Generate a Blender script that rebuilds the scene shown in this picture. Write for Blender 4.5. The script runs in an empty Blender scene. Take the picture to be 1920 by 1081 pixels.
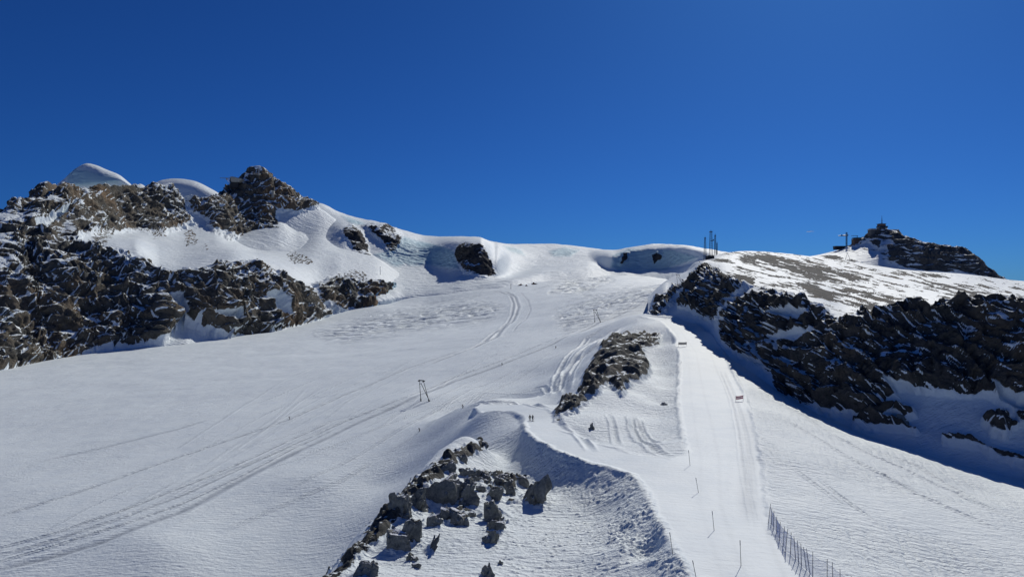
import bpy, bmesh, math, random
import numpy as np
from mathutils import Vector, Matrix
R = math.radians
rng = random.Random(7)
sc = bpy.context.scene
COL = sc.collection

# ------------------------------------------------------------------ camera
F = 1371.0                      # focal length in photograph pixels (1920 wide)
CU, CV = 960.0, 540.5
cd = bpy.data.cameras.new('camera')
cd.sensor_width = 36.0
cd.lens = 36.0 * F / 1920.0
cd.clip_start = 0.5
cd.clip_end = 40000
cam = bpy.data.objects.new('camera', cd)
cam.rotation_euler = (R(90), 0, 0)
COL.objects.link(cam)
sc.camera = cam

# ------------------------------------------------------------------ sky and sun
SUN_EL, SUN_AZ = R(37), R(25)   # azimuth measured from +Y towards +X
sd = Vector((math.sin(SUN_AZ) * math.cos(SUN_EL), math.cos(SUN_AZ) * math.cos(SUN_EL), math.sin(SUN_EL)))
w = bpy.data.worlds.new('World')
sc.world = w
w.use_nodes = True
wn = w.node_tree.nodes
wl = w.node_tree.links
bg = wn['Background']
sky = wn.new('ShaderNodeTexSky')
sky.sky_type = 'NISHITA'
sky.sun_disc = False
sky.sun_elevation = SUN_EL
sky.sun_rotation = SUN_AZ
sky.altitude = 3000
sky.air_density = 1.0
sky.dust_density = 5.0
sky.ozone_density = 6.0
tint = wn.new('ShaderNodeMix')          # thin, dry air at 3000 m: a deep blue sky
tint.data_type = 'RGBA'; tint.blend_type = 'MULTIPLY'; tint.inputs[0].default_value = 1
tint.inputs[7].default_value = (0.062, 0.198, 0.418, 1)
wl.new(sky.outputs[0], tint.inputs[6])
wl.new(tint.outputs[2], bg.inputs[0])
bg.inputs[1].default_value = 0.12
sl = bpy.data.lights.new('sun', 'SUN')
sl.energy = 3.1
sl.angle = R(0.53)
sl.color = (1.0, 0.965, 0.88)
so = bpy.data.objects.new('sun', sl)
so.rotation_euler = sd.to_track_quat('Z', 'Y').to_euler()
so.location = (300, 600, 500)
COL.objects.link(so)
sc.view_settings.view_transform = 'Standard'
sc.view_settings.look = 'None'
sc.view_settings.gamma = 1
sc.view_settings.exposure = 0.0

# ------------------------------------------------------------------ numeric helpers
def hash3(ix, iy, iz, seed):
    h = (ix.astype(np.uint32) * np.uint32(374761393) + iy.astype(np.uint32) * np.uint32(668265263)
         + iz.astype(np.uint32) * np.uint32(2147483647) + np.uint32((seed * 144665 + 1013) & 0xffffffff))
    h = (h ^ (h >> np.uint32(13))) * np.uint32(1274126177)
    h = (h ^ (h >> np.uint32(16))) * np.uint32(2246822519)
    return h ^ (h >> np.uint32(15))

def perlin(p, seed=0):
    """gradient noise, p (N,3) -> about -1..1"""
    out = np.empty(len(p), np.float32)
    B = 200000
    for s in range(0, len(p), B):
        q = p[s:s + B].astype(np.float32)
        i = np.floor(q)
        f = q - i
        i = i.astype(np.int64)
        u = f * f * f * (f * (f * 6 - 15) + 10)
        acc = 0
        for dx in (0, 1):
            wx = u[:, 0] if dx else 1 - u[:, 0]
            for dy in (0, 1):
                wy = u[:, 1] if dy else 1 - u[:, 1]
                for dz in (0, 1):
                    wz = u[:, 2] if dz else 1 - u[:, 2]
                    h = hash3(i[:, 0] + dx, i[:, 1] + dy, i[:, 2] + dz, seed)
                    gx = (h & np.uint32(1023)).astype(np.float32) / 511.5 - 1
                    gy = ((h >> np.uint32(10)) & np.uint32(1023)).astype(np.float32) / 511.5 - 1
                    gz = ((h >> np.uint32(20)) & np.uint32(1023)).astype(np.float32) / 511.5 - 1
                    acc = acc + wx * wy * wz * (gx * (f[:, 0] - dx) + gy * (f[:, 1] - dy) + gz * (f[:, 2] - dz))
        out[s:s + B] = acc * 1.5
    return out

def fbm(p, octv=4, seed=0, gain=0.5, lac=2.03):
    a, o, t = 1.0, 0, 0
    q = p.copy()
    for k in range(octv):
        o = o + a * perlin(q, seed + k * 17)
        t += a
        a *= gain
        q = q * lac + 13.7
    return o / t

def ridged(p, octv=4, seed=0, gain=0.5, lac=2.03):
    a, o, t = 1.0, 0, 0
    q = p.copy()
    for k in range(octv):
        o = o + a * (1 - 2 * np.abs(perlin(q, seed + k * 17)))
        t += a
        a *= gain
        q = q * lac + 7.3
    return o / t

def cells(p, seed=0):
    """cellular noise: a tilted facet per cell, second-nearest minus nearest distance, and a value per cell"""
    f1 = np.empty(len(p), np.float32); f2 = f1.copy(); cv = f1.copy()
    B = 150000
    for s in range(0, len(p), B):
        q = p[s:s + B].astype(np.float32)
        i = np.floor(q).astype(np.int64)
        d1 = np.full(len(q), 9, np.float32); d2 = d1.copy(); c1 = d1.copy(); fa = d1.copy()
        for dx in (-1, 0, 1):
            for dy in (-1, 0, 1):
                for dz in (-1, 0, 1):
                    a = i + np.array([dx, dy, dz])
                    h = hash3(a[:, 0], a[:, 1], a[:, 2], seed)
                    px = a[:, 0] + (h & np.uint32(1023)).astype(np.float32) / 1023
                    py = a[:, 1] + ((h >> np.uint32(10)) & np.uint32(1023)).astype(np.float32) / 1023
                    pz = a[:, 2] + ((h >> np.uint32(20)) & np.uint32(1023)).astype(np.float32) / 1023
                    d = np.sqrt((px - q[:, 0]) ** 2 + (py - q[:, 1]) ** 2 + (pz - q[:, 2]) ** 2)
                    n = d < d1
                    d2 = np.where(n, d1, np.minimum(d2, d))
                    c1 = np.where(n, (h >> np.uint32(7) & np.uint32(255)).astype(np.float32) / 255, c1)
                    g = ((h >> np.uint32(3) & np.uint32(127)).astype(np.float32) / 63.5 - 1) * (q[:, 0] - px) + ((h >> np.uint32(12) & np.uint32(127)).astype(np.float32) / 63.5 - 1) * (q[:, 1] - py) + ((h >> np.uint32(21) & np.uint32(127)).astype(np.float32) / 63.5 - 1) * (q[:, 2] - pz)
                    fa = np.where(n, g, fa)
                    d1 = np.where(n, d, d1)
        f1[s:s + B] = fa; f2[s:s + B] = d2 - d1; cv[s:s + B] = c1
    return f1, f2, cv

def sstep(a, b, x):
    t = np.clip((x - a) / (b - a), 0, 1)
    return t * t * (3 - 2 * t)

def poly_sdf(pts, poly):
    """signed distance to a closed polygon, positive inside"""
    P = np.asarray(poly, np.float64)
    x, y = pts[:, 0], pts[:, 1]
    d = np.full(len(pts), 1e9)
    ins = np.zeros(len(pts), bool)
    n = len(P)
    for i in range(n):
        ax, ay = P[i]; bx, by = P[(i + 1) % n]
        ex, ey = bx - ax, by - ay
        t = np.clip(((x - ax) * ex + (y - ay) * ey) / (ex * ex + ey * ey + 1e-12), 0, 1)
        d = np.minimum(d, np.hypot(x - ax - t * ex, y - ay - t * ey))
        c = (ay > y) != (by > y)
        xi = ax + (y - ay) / (by - ay + (1e-12 if by == ay else 0)) * ex
        ins ^= c & (x < xi)
    return np.where(ins, d, -d)

def line_dist(pts, line):
    """distance to a polyline and the arc length of the nearest point"""
    L = np.asarray(line, np.float64)
    x, y = pts[:, 0], pts[:, 1]
    d = np.full(len(pts), 1e9); arc = np.zeros(len(pts)); s0 = 0
    for i in range(len(L) - 1):
        ax, ay = L[i]; bx, by = L[i + 1]
        ex, ey = bx - ax, by - ay
        l = math.hypot(ex, ey)
        t = np.clip(((x - ax) * ex + (y - ay) * ey) / (l * l + 1e-12), 0, 1)
        dd = np.hypot(x - ax - t * ex, y - ay - t * ey)
        n = dd < d
        d = np.where(n, dd, d); arc = np.where(n, s0 + t * l, arc)
        s0 += l
    return d, arc

def pchip(x, y, xi):
    """monotone cubic interpolation along the first axis of y"""
    x = np.asarray(x, float); y = np.asarray(y, float)
    h = np.diff(x)
    hs = h.reshape((-1,) + (1,) * (y.ndim - 1))
    dl = np.diff(y, axis=0) / hs
    m = np.zeros_like(y)
    m[0], m[-1] = dl[0], dl[-1]
    for k in range(1, len(x) - 1):
        a, b = dl[k - 1], dl[k]
        w1, w2 = 2 * h[k] + h[k - 1], h[k] + 2 * h[k - 1]
        with np.errstate(divide='ignore', invalid='ignore'):
            mm = (w1 + w2) / (w1 / a + w2 / b)
        m[k] = np.where(a * b > 0, mm, 0)
    k = np.clip(np.searchsorted(x, xi, side='right') - 1, 0, len(x) - 2)
    t = ((xi - x[k]) / h[k])
    t = t.reshape((-1,) + (1,) * (y.ndim - 1)); hk = h[k].reshape(t.shape)
    return ((2 * t**3 - 3 * t**2 + 1) * y[k] + (t**3 - 2 * t**2 + t) * hk * m[k]
            + (-2 * t**3 + 3 * t**2) * y[k + 1] + (t**3 - t**2) * hk * m[k + 1])

def at(u, v, Y):
    return Vector(((u - CU) / F * Y, Y, (CV - v) / F * Y))

def grid_normals(P):
    """P (r,c,3) -> unit normals, turned upwards"""
    du = np.gradient(P, axis=1); dv = np.gradient(P, axis=0)
    n = np.cross(du, dv)
    n /= np.linalg.norm(n, axis=2, keepdims=True) + 1e-9
    return n

def set_up(n):
    s = np.where(n[..., 2:3] < 0, -1, 1)
    return n * s

def grid_mesh(name, P, mat, attrs):
    r, c, _ = P.shape
    idx = np.arange(r * c).reshape(r, c)
    q = np.stack([idx[:-1, :-1], idx[:-1, 1:], idx[1:, 1:], idx[1:, :-1]], -1).reshape(-1, 4)
    me = bpy.data.meshes.new(name)
    me.vertices.add(r * c)
    me.vertices.foreach_set('co', P.astype(np.float32).ravel())
    me.loops.add(q.size)
    me.loops.foreach_set('vertex_index', q.astype(np.int32).ravel())
    me.polygons.add(len(q))
    me.polygons.foreach_set('loop_start', np.arange(0, q.size, 4, dtype=np.int32))
    me.polygons.foreach_set('loop_total', np.full(len(q), 4, np.int32))
    me.polygons.foreach_set('use_smooth', np.ones(len(q), bool))
    me.update()
    for k, a in attrs.items():
        at_ = me.attributes.new(k, 'FLOAT', 'POINT')
        at_.data.foreach_set('value', np.ascontiguousarray(a, dtype=np.float32).ravel())
    me.materials.append(mat)
    o = bpy.data.objects.new(name, me)
    COL.objects.link(o)
    return o

# ------------------------------------------------------------------ materials
def nodes_of(name):
    m = bpy.data.materials.new(name)
    m.use_nodes = True
    nt = m.node_tree
    return m, nt, nt.nodes, nt.links, nt.nodes['Principled BSDF']

def terrain_material(name, s, rock_a, rock_b, rock_c, snow=(0.775, 0.838, 0.862), edge=0.30, sbump=1.7, rbump=1.2):
    """snow lying on rock; s = size in metres of the finest detail that shows"""
    m, nt, N, L, bsdf = nodes_of(name)
    def attr(n):
        a = N.new('ShaderNodeAttribute'); a.attribute_name = n
        return a.outputs['Fac']
    def math_(op, a, b=None, c=None):
        q = N.new('ShaderNodeMath'); q.operation = op
        for i, x in enumerate((a, b, c)):
            if x is None: continue
            if isinstance(x, (int, float)): q.inputs[i].default_value = x
            else: L.new(x, q.inputs[i])
        return q.outputs[0]
    geo = N.new('ShaderNodeNewGeometry')
    def noise(scale, det, rough=0.6, stretch=None):
        t = N.new('ShaderNodeTexNoise')
        t.inputs['Scale'].default_value = scale
        t.inputs['Detail'].default_value = det
        t.inputs['Roughness'].default_value = rough
        src = geo.outputs['Position']
        if stretch:
            mp = N.new('ShaderNodeMapping')
            mp.inputs['Rotation'].default_value = stretch[0]
            mp.inputs['Scale'].default_value = stretch[1]
            L.new(src, mp.inputs[0]); src = mp.outputs[0]
        L.new(src, t.inputs['Vector'])
        return t
    def mix(f, a, b):
        x = N.new('ShaderNodeMix'); x.data_type = 'RGBA'
        if isinstance(f, float): x.inputs[0].default_value = f
        else: L.new(f, x.inputs[0])
        for i, c in ((6, a), (7, b)):
            if isinstance(c, tuple): x.inputs[i].default_value = (*c, 1)
            else: L.new(c, x.inputs[i])
        return x.outputs[2]
    def ramp(src, lo, hi):
        q = N.new('ShaderNodeMapRange'); q.interpolation_type = 'SMOOTHSTEP'
        q.inputs['From Min'].default_value = lo; q.inputs['From Max'].default_value = hi
        L.new(src, q.inputs['Value'])
        return q.outputs[0]
    fine = noise(0.45 / s, 5, 0.65)
    mid = noise(0.10 / s, 4, 0.6)
    big = noise(0.02 / s, 4, 0.6)
    # rock where the attribute passes one half, its edge broken up by noise
    e = math_('ADD', attr('rock'), math_('MULTIPLY', math_('SUBTRACT', fine.outputs['Fac'], 0.5), edge))
    e = math_('ADD', e, math_('MULTIPLY', math_('SUBTRACT', mid.outputs['Fac'], 0.5), edge * 0.8))
    isrock = ramp(e, 0.47, 0.53)
    rc = mix(ramp(mid.outputs['Fac'], 0.40, 0.62), rock_a, rock_b)
    rc = mix(ramp(big.outputs['Fac'], 0.52, 0.66), rc, rock_c)
    dk = N.new('ShaderNodeMix'); dk.data_type = 'RGBA'; dk.blend_type = 'MULTIPLY'; dk.inputs[0].default_value = 1
    L.new(rc, dk.inputs[6])
    g = N.new('ShaderNodeMapRange'); g.inputs['From Min'].default_value = 0.3; g.inputs['From Max'].default_value = 0.7
    g.inputs['To Min'].default_value = 0.55; g.inputs['To Max'].default_value = 1.35
    L.new(fine.outputs['Fac'], g.inputs['Value']); L.new(g.outputs[0], dk.inputs[7])
    rc = dk.outputs[2]
    icy = noise(0.06 / s, 3, 0.5)
    sn = mix(math_('MULTIPLY', ramp(icy.outputs['Fac'], 0.40, 0.66), 0.55), snow, (snow[0] * 0.88, snow[1] * 0.90, snow[2] * 0.93))
    sn = mix(attr('ice'), sn, (0.42, 0.60, 0.68))
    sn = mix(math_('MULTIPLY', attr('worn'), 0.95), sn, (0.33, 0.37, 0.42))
    L.new(mix(isrock, sn, rc), bsdf.inputs['Base Color'])
    rr = N.new('ShaderNodeMapRange'); rr.inputs['To Min'].default_value = 0.62; rr.inputs['To Max'].default_value = 0.85
    L.new(isrock, rr.inputs['Value']); L.new(rr.outputs[0], bsdf.inputs['Roughness'])
    bsdf.inputs['Specular IOR Level'].default_value = 0.25
    # relief too fine for the mesh
    wind = noise(0.30 / s, 4, 0.6, ((0, 0, R(35)), (0.35, 1.6, 1.0)))
    hs = math_('MULTIPLY', wind.outputs['Fac'], math_('MULTIPLY', math_('ADD', attr('rough'), 0.12), 0.9 * s * sbump))
    hs = math_('ADD', hs, math_('MULTIPLY', fine.outputs['Fac'], math_('MULTIPLY', math_('ADD', attr('rough'), 0.08), 0.6 * s * sbump)))
    crag = noise(0.9 / s, 6, 0.7)
    hr = math_('ADD', math_('MULTIPLY', crag.outputs['Fac'], 1.3 * s * rbump), math_('MULTIPLY', mid.outputs['Fac'], 3.0 * s * rbump))
    hm = N.new('ShaderNodeMix'); hm.data_type = 'FLOAT'
    L.new(isrock, hm.inputs[0]); L.new(hs, hm.inputs[2]); L.new(hr, hm.inputs[3])
    bp = N.new('ShaderNodeBump'); bp.inputs['Strength'].default_value = 1.0; bp.inputs['Distance'].default_value = 1.0
    L.new(hm.outputs[0], bp.inputs['Height']); L.new(bp.outputs[0], bsdf.inputs['Normal'])
    return m

M_GROUND = terrain_material('snow_ground', 0.45, (0.085, 0.088, 0.083), (0.15, 0.147, 0.13), (0.12, 0.108, 0.092))
M_MASSIF = terrain_material('snow_massif', 3.2, (0.10, 0.102, 0.095), (0.17, 0.145, 0.11), (0.24, 0.165, 0.10))
M_FAR = terrain_material('snow_far', 4.0, (0.06, 0.06, 0.062), (0.10, 0.09, 0.08), (0.12, 0.09, 0.07))
M_MOUND = terrain_material('snow_mound', 1.0, (0.062, 0.064, 0.063), (0.105, 0.098, 0.086), (0.135, 0.112, 0.084))
M_PEAK = terrain_material('snow_peak', 2.2, (0.085, 0.092, 0.098), (0.125, 0.122, 0.112), (0.16, 0.15, 0.13))

def simple(name, col, rough=0.6, metal=0.0, noise=0.15, scale=3.0):
    m, nt, N, L, b = nodes_of(name)
    t = N.new('ShaderNodeTexNoise'); t.inputs['Scale'].default_value = scale; t.inputs['Detail'].default_value = 4
    tc = N.new('ShaderNodeTexCoord'); L.new(tc.outputs['Object'], t.inputs['Vector'])
    g = N.new('ShaderNodeMapRange'); g.inputs['To Min'].default_value = 1 - noise; g.inputs['To Max'].default_value = 1 + noise
    L.new(t.outputs['Fac'], g.inputs['Value'])
    x = N.new('ShaderNodeMix'); x.data_type = 'RGBA'; x.blend_type = 'MULTIPLY'; x.inputs[0].default_value = 1
    x.inputs[6].default_value = (*col, 1); L.new(g.outputs[0], x.inputs[7])
    L.new(x.outputs[2], b.inputs['Base Color'])
    b.inputs['Roughness'].default_value = rough; b.inputs['Metallic'].default_value = metal
    return m

# ------------------------------------------------------------------ ground height field
# known spots of the ground: (u, v, distance) as seen, or (u, distance, height) where hidden
VIS = [
 # glacier
 (0,1060,198),(0,814,400),(0,690,731),(300,780,400),(300,649,870),(600,895,247),(600,752,400),(700,653,700),
 (600,600,1150),(795,745,360),(900,604,900),(800,572,1300),(960,771,320),(960,674,450),(985,600,800),(965,549,1200),
 (980,536,1350),(1120,600,600),(1120,558,900),(1120,532,1300),(1120,516,1700),(1272,540,700),
 (785,805,285),(867,761,285),(800,830,258),(830,815,250),(780,882,232),(720,905,238),
 # tow line, lower right of it
 (1000,700,395),(1060,690,370),(1040,735,300),(1110,640,450),(1150,612,520),
 # road end and the bowl below it
 (960,769,222),(900,775,228),(860,792,250),(930,812,204),(890,816,215),(860,823,224),(900,755,262),(1000,757,232),(1040,768,216),
 (1010,785,205),(1040,812,184),(1100,830,170.5),(1200,860,154),(1285,870,150),(1300,960,119),(1330,1081,93),(1400,1081,92.5),(1340,900,139),
 # foreground knoll
 (950,900,157),(880,900,151),(800,955,133),(950,1000,121),(1100,1000,122),(720,1056,108),(900,1081,101),(1100,1081,103),(1210,1050,107),(1050,925,147),
 (1150,950,133),(860,870,163),
 # middle knoll
 (1180,680,302),(1150,730,252),(1230,722,268),(1240,645,378),(1220,790,206),(1160,790,200),(1200,640,395),(1240,690,318),(1200,745,240),(1240,830,173),
 # piste
 (1185,592,500),(1330,700,298),(1335,750,243),(1345,800,196),(1355,850,163),(1290,640,368),(1310,668,330),(1260,604,440),
 # right-hand slope and trough
 (1500,790,215),(1560,806,222),(1700,852,205),(1850,920,178),(1600,900,155),(1750,1000,125),(1900,1050,118),(1920,960,150),(1600,1081,95),(1800,1081,108),
 (1500,950,126),(1480,860,160),(1460,770,232),(1430,735,268),
 (1260,930,127.4),(1290,1010,105.7),(1250,900,138),(1320,1020,103.5),(1160,860,155),(1060,820,178),(1270,960,118),
 (770,557,1380),(860,549,1380),(700,575,1260),
]
HID = [
 (-150,60,-80),(-150,200,-78),(-150,450,-82),(-150,750,-82),(-600,150,-80),(-600,400,-84),(-600,900,-84),(0,100,-73),(300,100,-66),(300,200,-70),
 (600,60,-60),(600,130,-63),(700,160,-62.5),(780,180,-57),
 (-150,1500,-90),(300,1500,-80),(600,1600,-45),(300,2600,-60),(960,2600,20),(1300,2600,60),(1150,2100,40),(900,1700,-5),
 (1450,45,-37),(1920,60,-41),(2300,80,-44),(2300,250,-60),(1000,45,-42),(700,45,-43),(1000,80,-40.5),(750,80,-41.5),
 (1500,330,-46),(1700,280,-56),(1920,260,-62),(2100,260,-64),(1600,600,-35),(1900,600,-38),(2300,600,-40),(1600,1300,-5),(1900,1300,-10),(2300,1300,-20),
 (1920,2700,-120),(2300,2700,-150),(1600,2600,-40),(1920,1900,-60),(770,1900,-60),(1380,420,-38),(1350,520,-25),(1300,900,10),(1400,900,5),
]
def offs(line, dist, dz, side=1):
    """a line of spots beside a line of spots"""
    P = [at(*p) for p in line]
    out = []
    for i, p in enumerate(P):
        a, b = P[max(i - 1, 0)], P[min(i + 1, len(P) - 1)]
        t = (b - a); t.z = 0; t.normalize()
        n = Vector((-t.y, t.x, 0)) * side
        d, z = (dist[i], dz[i]) if isinstance(dist, list) else (dist, dz)
        q = p + n * d + Vector((0, 0, z))
        out.append((q.x, q.y, q.z))
    return out
ROAD_LOW = [(985,795,194),(990,808,184.5),(1010,825,173.5),(1060,850,159.5),(1100,863,153),(1150,875,147.5),(1190,888,142),(1215,920,130),(1232,960,117.7),(1255,1000,107.4),(1290,1060,95),(1330,1150,81)]
CREST = [(540,1165,90),(620,1078,104),(680,1018,117),(720,972,125),(780,915,141),(830,868,160),(862,846,170),(900,830,178)]
MID_CREST = [(1048,775,210),(1068,752,236),(1090,738,246),(1100,700,280),(1130,650,350),(1190,612,425)]
PISTE_L = [(1200,592,475),(1240,602,440),(1262,625,390),(1275,660,335),(1275,700,295),(1272,750,240),(1280,800,195),(1288,850,162)]
PISTE_R = [(1290,600,450),(1330,625,400),(1355,660,345),(1375,700,300),(1395,740,255),(1415,800,195),(1430,880,150),(1440,960,121),(1450,1000,110),(1520,1081,94),(1620,1200,77)]
def dense(line, k=3):
    out = []
    for a, b in zip(line[:-1], line[1:]):
        A, B = at(*a), at(*b)
        for i in range(k):
            q = A.lerp(B, i / k)
            out.append((q.x / q.y * F + CU, CV - q.z / q.y * F, q.y))
    return out + [line[-1]]
ROAD_D, CREST_D, MID_D, PL_D, PR_D = dense(ROAD_LOW), dense(CREST, 2), dense(MID_CREST, 2), dense(PISTE_L, 2), dense(PISTE_R, 2)
pts = [tuple(at(*p)) for p in VIS] + [((u - CU) / F * Y, Y, z) for u, Y, z in HID]
for ln in (ROAD_D, CREST_D, MID_D, PL_D, PR_D):
    pts += [tuple(at(*p)) for p in ln]
nr = len(ROAD_D)
ti = np.linspace(0, 1, nr)
pts += offs(ROAD_D, list(np.interp(ti, [0, .2, .55, 1], [3.8, 5.6, 5.0, 4.8])), list(np.interp(ti, [0, .12, .30, .42, .6, 1], [-3.2, -6.0, -5.6, -3.6, -2.8, -2.4])), -1)
nc = len(CREST_D); ti = np.linspace(0, 1, nc)
pts += offs(CREST_D, [7] * nc, list(np.interp(ti, [0, .6, .75, .88, 1], [-7.5, -6, -3.5, -1.5, -0.4])), 1)
pts += offs(MID_D[2:-2], 7, -4.5, 1)
npl = len(PL_D) - 4
pts += offs(PL_D[4:], [3.5] * npl, list(np.interp(np.linspace(0, 1, npl), [0, .6, 1], [-1.8, -1.8, -0.3])), -1)
pts = np.array(pts)

class RBF:
    def __init__(s, P, c=0.025, lam=1e-4):
        s.c = c
        s.p = np.stack([P[:, 0] / P[:, 1], np.log(P[:, 1])], 1)
        val = P[:, 2] / P[:, 1]
        n = len(P)
        K = np.sqrt(((s.p[:, None] - s.p[None]) ** 2).sum(-1) + c * c)
        A = np.zeros((n + 3, n + 3))
        A[:n, :n] = K - lam * np.eye(n)
        A[:n, n] = 1; A[:n, n + 1:] = s.p
        A[n:, :n] = A[:n, n:].T
        b = np.zeros(n + 3); b[:n] = val
        x = np.linalg.solve(A, b)
        s.w, s.a = x[:n].astype(np.float32), x[n:]
    def __call__(s, X, Y):
        p, q = (X / Y).ravel(), np.log(Y).ravel()
        o = np.empty(len(p))
        pc = s.p.astype(np.float32)
        for k in range(0, len(p), 20000):
            a, b = p[k:k + 20000].astype(np.float32)[:, None], q[k:k + 20000].astype(np.float32)[:, None]
            o[k:k + 20000] = np.sqrt((a - pc[:, 0]) ** 2 + (b - pc[:, 1]) ** 2 + np.float32(s.c ** 2)) @ s.w
        o += s.a[0] + s.a[1] * p + s.a[2] * q
        return (o * Y.ravel()).reshape(X.shape)
rbf = RBF(pts, c=0.03, lam=6e-4)
# the rolled surface of piste and road, without the banks beside it
TOP = [p for p in VIS if p in [(960,769,222),(900,775,228),(860,792,245),(900,755,262),(1000,757,232),(1040,768,216),(1010,785,205),(1040,812,184),(1100,830,170.5),(1200,860,154),(1285,870,150),(1300,960,119),(1330,1081,93),(1400,1081,92.5),(1340,900,139),(1185,592,500),(1330,700,298),(1335,750,243),(1345,800,196),(1355,850,163),(1290,640,368),(1310,668,330),(1260,604,440),(1260,930,127.4),(1290,1010,105.7),(1250,900,138),(1320,1020,103.5),(1160,860,155),(1060,820,178),(1270,960,118)]]
rbf_top = RBF(np.array([tuple(at(*p)) for p in TOP + ROAD_D + PL_D + PR_D]), lam=1e-3)

HY = np.exp(np.linspace(math.log(70), math.log(2500), 900))
def hit(u, v):
    """the spot of the ground seen at photograph position (u, v)"""
    X = (u - CU) / F * HY
    vv = CV - rbf(X, HY) / HY * F
    k = np.nonzero((vv[:-1] >= v) & (vv[1:] < v))[0]
    if len(k) == 0: k = [int(np.argmin(abs(vv - v)))]
    k = int(k[0]); k2 = min(k + 1, len(HY) - 1)
    t = (vv[k] - v) / (vv[k] - vv[k2] + 1e-9)
    t = min(max(t, 0), 1)
    Y = HY[k] * (1 - t) + HY[k2] * t
    return Vector(((u - CU) / F * Y, Y, float(rbf(np.array([(u - CU) / F * Y]), np.array([Y]))[0])))

# (u, v, width, height) as seen, what sets it apart, lean
BOULDERS = [
 (1005,918,42,60,'tall pitted grey boulder standing alone nearest the blue-shaded road bank',12),
 (958,919,24,22,'squat grey boulder just left of the tall pitted boulder',0),
 (977,902,25,20,'dark cracked boulder behind the gap left of the tall pitted boulder',0),
 (926,924,27,28,'pointed dark boulder topping the stacked column of rocks',8),
 (925,952,38,38,'broad broken boulder in the middle of the stacked column of rocks',0),
 (930,982,30,24,'shattered dark boulder low in the stacked column of rocks',5),
 (917,1003,28,30,'slanting splintered rock at the foot of the stacked column',20),
 (868,924,46,44,'smooth pale grey slab boulder leaning in the snow, largest left of the column',14),
 (878,903,25,13,'dark capstone resting on top of the smooth pale slab',0),
 (877,887,31,19,'rounded dark boulder uphill of the smooth pale slab',0),
 (903,885,21,10,'low flat boulder right of the rounded dark boulder',0),
 (898,897,13,9,'small dark stone under the low flat boulder',0),
 (912,893,16,13,'small humped boulder among the cluster uphill of the column',0),
 (899,916,19,13,'small dark boulder between pale slab and stacked column',0),
 (911,903,14,7,'thin flat stone just uphill of the pointed boulder',0),
 (927,891,14,12,'leaning small boulder at the upper end of the rock cluster',15),
 (936,902,20,17,'angular boulder just above and right of the pointed boulder',5),
 (945,892,17,8,'flat plate of rock highest in the cluster, toward the blue shade',0),
 (956,902,11,5,'lone little stone between the flat plate and cracked boulder',0),
 (847,965,42,24,'wide low broken boulder below the smooth pale slab',0),
 (815,977,25,21,'rubbly dark boulder left end of the wide low broken boulder',0),
 (866,975,21,19,'pointed green-grey boulder at the right end of the wide low boulder',10),
 (884,963,15,11,'small wedge of rock pointing up toward the stacked column',20),
 (914,1069,22,26,'dark brown boulder cut by the bottom edge of the photo',6),
 (938,1053,10,10,'small dark stone beside the brown boulder at the bottom edge',15),
 (748,944,42,50,'big black shaded boulder on the left crest of the knoll',10),
 (785,934,36,44,'big ribbed grey boulder right of the black crest boulder',5),
 (822,912,62,54,'largest ribbed grey rock on the knoll crest, above the pale slab',12),
 (768,990,34,44,'knobbly dark boulder below the black crest boulder',8),
 (748,1012,44,36,'heavy black boulder casting a blue shadow low on the left flank',5),
 (684,1064,38,32,'rough pale boulder at the lower left foot of the knoll',10),
 (772,1045,20,14,'small broken rock in the snow below the heavy black boulder',0),
 (780,1058,16,12,'lowest small broken rock in the snow on the left flank',10),
 (808,1017,10,34,'thin slanting sliver of rock between the knobbly boulder and the splintered rock',38),
 (838,875,26,20,'dark crest boulder uphill of the largest ribbed rock',12),
 (862,855,26,13,'upper crest boulder where the rock edge thins out',14),
 (905,830,18,7,'last flat stone at the top end of the rocky crest',14),
 (845,893,20,13,'small boulder tucked behind the largest ribbed rock',0),
]

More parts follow.
